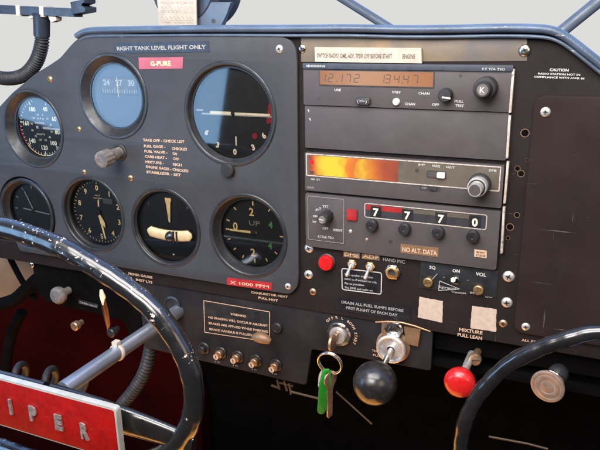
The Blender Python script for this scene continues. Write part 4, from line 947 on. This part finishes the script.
mb = MB(); mb.tube(spline([at3(2, 240, -30), at3(12, 262, -30), at3(24, 284, -30), at3(36, 300, -30)], 6), 3.4, 'void_black', 12); tag(mb.build('black_cable'), 'black cable slanting across the beige lining', 'cable')
mb = MB(); mb.tube(spline([at3(-5, 306, -25), at3(14, 300, -25), at3(26, 290, -25), at3(42, 276, -25), at3(58, 268, -25)], 6), 8, 'void_black', 14); tag(mb.build('black_hose'), 'thick black hose curving along the bottom of the beige lining', 'hose')
mb = MB(); mb.tube(spline([at3(22, 312, -70), at3(14, 328, -70), at3(8, 350, -70), at3(4, 385, -70)], 6), 7, 'void_black', 14); tag(mb.build('black_hose'), 'black hose dropping down the left side of the red footwell', 'hose')
mb = MB(); mb.tube([at3(291, 391.5, -8), at3(321, 399, -8), at3(337, 394, -9)][:2], 1.1, 'dark_wire', 10); tag(mb.build('control_wire'), 'thin bronze wire running left of the hanging keys', 'wire')
mb = MB(); mb.tube([at3(336, 391.5, -8), at3(372, 424, -8)], 0.8, 'dark_wire', 10); tag(mb.build('control_wire'), 'thin bronze wire slanting down right of the hanging keys', 'wire')
mb = MB(); mb.tube([at3(489, 436.5, 20), at3(527, 443.5, 20), at3(548, 449, 20)], 0.9, 'dark_wire', 10); tag(mb.build('control_wire'), 'thin bronze rod low inside the right wheel', 'wire')
t = thing('wire_bracket', 'small tarnished bracket with upright pegs left of the bronze wire', 'bracket', A0(282, 386, -8))
for a, b, w in (((271, 385.6), (278, 388), 1.4), ((277, 380), (279.5, 389.5), 1.6), ((284, 381), (287, 391), 1.8), ((289, 383.5), (291, 394.5), 1.8), ((279, 383), (293, 386.5), 1.0)):
    mb = MB(); mb.bar2(at(*a, -8), at(*b, -8), w, 'dark_wire', -8+0.2*w, 2); mb.build('peg', t)

# ------------------------------------------------------------------ RIGHT COVER
cv = thing('access_cover', 'large plain brown-black cover plate with rounded corners on the right', 'cover plate', A0(560, 330, DB))
x0 = at(524, 215, DB)[0]; z1 = at(547, 95, DB)[1]; z0 = at(528, 333.5, DB)[1]
xk, zk = at(612, 95, DB)[0], at(682, 172, DB)
sheet('plate', round_poly([(x0, z0), (zk[0]+20, z0), (zk[0]+20, zk[1]-20), (xk, z1), (x0, z1)], 9), [], DB-0.4, DB+2.6, 'cover_paint', cv, 1.2)
for q in ((545.5, 112, 3.6), (525.8, 326.7, 3.4)): screw(q[0], q[1], DB+2.6, q[2], cv, 'alu')

# ------------------------------------------------------------------ ON TOP: gooseneck mount, compass, card, braces
t = thing('gooseneck_mount', 'flexible ribbed gooseneck carrying a dark blue bar, at the top left corner', 'mount', A0(42, 60, -30))
mb = ribbed([at3(-130, 70, -60), at3(-90, 52, -45), at3(-40, 60, -30), at3(-15, 73, -30), at3(6, 78.5, -30), at3(24, 75, -30), at3(36, 62, -30), at3(41.5, 45, -30), at3(42, 34, -30)], 6.6, 0.8, 2.6, 'rubber'); mb.build('gooseneck', t, 70)
a = at3(41.8, 37, -30); b = at3(41.5, 14, -30); mb = MB(); mb.lathe(a, [(0, 0), (7.4, 0), (7.8, 2), (8.2, (b-a).length-3), (9.4, (b-a).length), (0, (b-a).length)], 'plastic_blue', (b-a), 28); mb.build('stem', t)
mb = MB(); mb.quadpx([(-30, 3.5), (74, 8.5), (74, 17), (-30, 12.6)], -36, -24, 'plastic_blue', 1.0); mb.build('bar', t)
for x in (17, 40.5):
    mb = MB(); mb.quadpx([(x-1.8, 4.6+x*0.03), (x+2.2, 4.9+x*0.03), (x+2.6, 15.8+x*0.03), (x-1.2, 15.4+x*0.03)], -37, -23, 'tie_white', 0.6); mb.build('strap', t)
for q in ([(32, 14.5), (36, 15.5), (36, 17), (30, 18.5), (27, 17)], [(48, 15.5), (56, 17), (56, 20.5), (51, 22.5), (49, 19)]):
    mb = MB(); mb.quadpx(q, -34, -26, 'tie_white', 0.4); mb.build('tie_tail', t)
mb = MB(); mb.quadpx([(70, 2), (84, -1), (84, 3), (78, 5), (85, 7), (85, 12), (72, 14.5)], -38, -22, 'plastic_blue', 0.8); mb.build('clamp', t)
CD = -70
t = thing('compass', 'blurred blue-grey compass housing on a pale bracket above the dashboard lip', 'compass', A0(210, 24, CD))
c0 = at3(192, -14, CD-25); mb = MB(); mb.lathe(c0+Vector((0, 40, 0)), [(0, 0), (30, 2), (40, 10), (42, 30), (40, 52), (34, 58), (0, 58)], 'plastic_blue', seg=48); mb.build('housing', t)
mb = MB(); mb.quadpx([(197, 2), (232, 2), (226, 13), (222, 26), (196.5, 26)], CD-14, CD-8, 'frame_tube', 1.0); x, z = at(213.5, 21, CD-8); mb.poly(circ(x, z, 2.2, 20), CD-8.5, CD-7.8, 'dark_ink'); mb.build('bracket', t)
mb = MB(); mb.quadpx([(156.5, -8), (196, -8), (196.5, 26), (159, 26)], CD-2, CD-0.5, 'paper', 0.2)
dd = CD-0.35
for r, y in enumerate((3.5, 8.5, 13.0, 18.5, 23.2)):
    if r in (0, 2): mb.tpx('FOR  N  30  60  E  120  150', (161, y), (193, y+0.3), 1.8, 'bronze', dd, 0.01)
    elif r == 4: mb.tpx('STEER   RADIO ON', (161.5, y), (192, y+0.3), 1.6, 'bronze', dd, 0.01)
    else:
        for k in range(8): mb.bar2(at(161+k*4.1, y-2, dd), at(164+k*4.1, y+0.8, dd), 0.5, 'bronze', dd)
        mb.bar2(at(160.5, y+1.9, dd), at(194, y+1.9, dd), 0.35, 'bronze', dd)
tag(mb.build('correction_card'), 'cream compass correction card with rows of small slanted marks', 'card')
def brace(a, b, d0, d1, r, label):
    A = at3(*a, d0); B = at3(*b, d1); mb = MB(); mb.tube([A, B], r, 'frame_tube', 24); tag(mb.build('windscreen_brace'), label, 'brace', 'windscreen brace tubes')
brace((300, -28), (428, 52), -300, -275, 5.2, 'diagonal blue-grey brace tube above the middle of the dashboard')
brace((680, -64.4), (530, 57), -245, -225, 6.0, 'diagonal blue-grey brace tube at the top right corner')

# ------------------------------------------------------------------ WORLD, LAMPS, CAMERA
w = bpy.data.worlds.new('World'); scene.world = w; w.use_nodes = True
nt = w.node_tree; N = nt.nodes; L = nt.links; bg = N['Background']
tc = N.new('ShaderNodeTexCoord'); sp = N.new('ShaderNodeSeparateXYZ'); L.new(tc.outputs['Generated'], sp.inputs[0])
# hazy bright sky ahead of the windscreen, dim cabin behind: driven by direction
mr = N.new('ShaderNodeMapRange'); mr.inputs[1].default_value = -0.25; mr.inputs[2].default_value = 0.35; L.new(sp.outputs['Y'], mr.inputs[0])
mz = N.new('ShaderNodeMapRange'); mz.inputs[1].default_value = -0.35; mz.inputs[2].default_value = -0.18; L.new(sp.outputs['Z'], mz.inputs[0])
mm = N.new('ShaderNodeMath'); mm.operation = 'MULTIPLY'; L.new(mr.outputs[0], mm.inputs[0]); L.new(mz.outputs[0], mm.inputs[1])
cr = N.new('ShaderNodeValToRGB'); cr.color_ramp.elements[0].color = (0.045, 0.041, 0.040, 1); cr.color_ramp.elements[1].color = (0.53, 0.53, 0.525, 1)
L.new(mm.outputs[0], cr.inputs[0])
zb_ = N.new('ShaderNodeMapRange'); zb_.inputs[1].default_value = 0.12; zb_.inputs[2].default_value = 0.5; L.new(sp.outputs['Z'], zb_.inputs[0])
zy = N.new('ShaderNodeMath'); zy.operation = 'MULTIPLY'; L.new(zb_.outputs[0], zy.inputs[0]); L.new(mr.outputs[0], zy.inputs[1])
mx = N.new('ShaderNodeMix'); mx.data_type = 'RGBA'; L.new(zy.outputs[0], mx.inputs[0]); L.new(cr.outputs[0], mx.inputs[6]); mx.inputs[7].default_value = (0.5, 0.9, 1.9, 1)
L.new(mx.outputs[2], bg.inputs['Color']); bg.inputs['Strength'].default_value = 1.0
def area(name, loc, target, sx, sy, power, col):
    l = bpy.data.lights.new(name, 'AREA'); l.shape = 'RECTANGLE'; l.size = sx*S; l.size_y = sy*S; l.energy = power; l.color = col
    o = bpy.data.objects.new(name, l); COL.objects.link(o); o.location = Vector(loc)*S
    dv = (Vector(target)-Vector(loc)).normalized(); o.rotation_euler = dv.to_track_quat('-Z', 'Y').to_euler(); return o
wl = area('side_window_light', (-612, -520, -5), (-612, 0, -5), 480, 395, 3.3, (0.34, 0.62, 1.0))
wl.rotation_euler.rotate_axis('Z', math.radians(-12))
area('skylight', (60, -330, 330), (20, 0, -40), 620, 240, 5.2, (1.0, 0.965, 0.97))
area('rear_fill_light', (-60, -900, 420), (-60, 0, -60), 600, 320, 8.5, (1.0, 0.95, 0.92))  # added fill lamp behind the camera, brightens the recessed dials
area('right_warm_fill', (760, -560, 160), (160, 0, -30), 420, 360, 1.3, (1.0, 0.76, 0.60))  # added unseen lamp imitating warm bounce from the right
area('low_orange_fill', (-250, -110, -650), (-250, -110, 0), 820, 380, 2.7, (1.0, 0.42, 0.08))  # added lamp facing up, gives the orange streaks under the wheel rims

cam = bpy.data.cameras.new('camera'); co = bpy.data.objects.new('camera', cam); COL.objects.link(co)
cam.sensor_width = 36; cam.lens = F/600*36; cam.clip_start = 0.01; cam.clip_end = 50
M = Matrix((R_, U_, -F_)).transposed().to_4x4(); M.translation = CAM*S; co.matrix_world = M
scene.camera = co
vs = scene.view_settings; vs.view_transform = 'Standard'; vs.look = 'None'; vs.exposure = 0.45; vs.gamma = 1
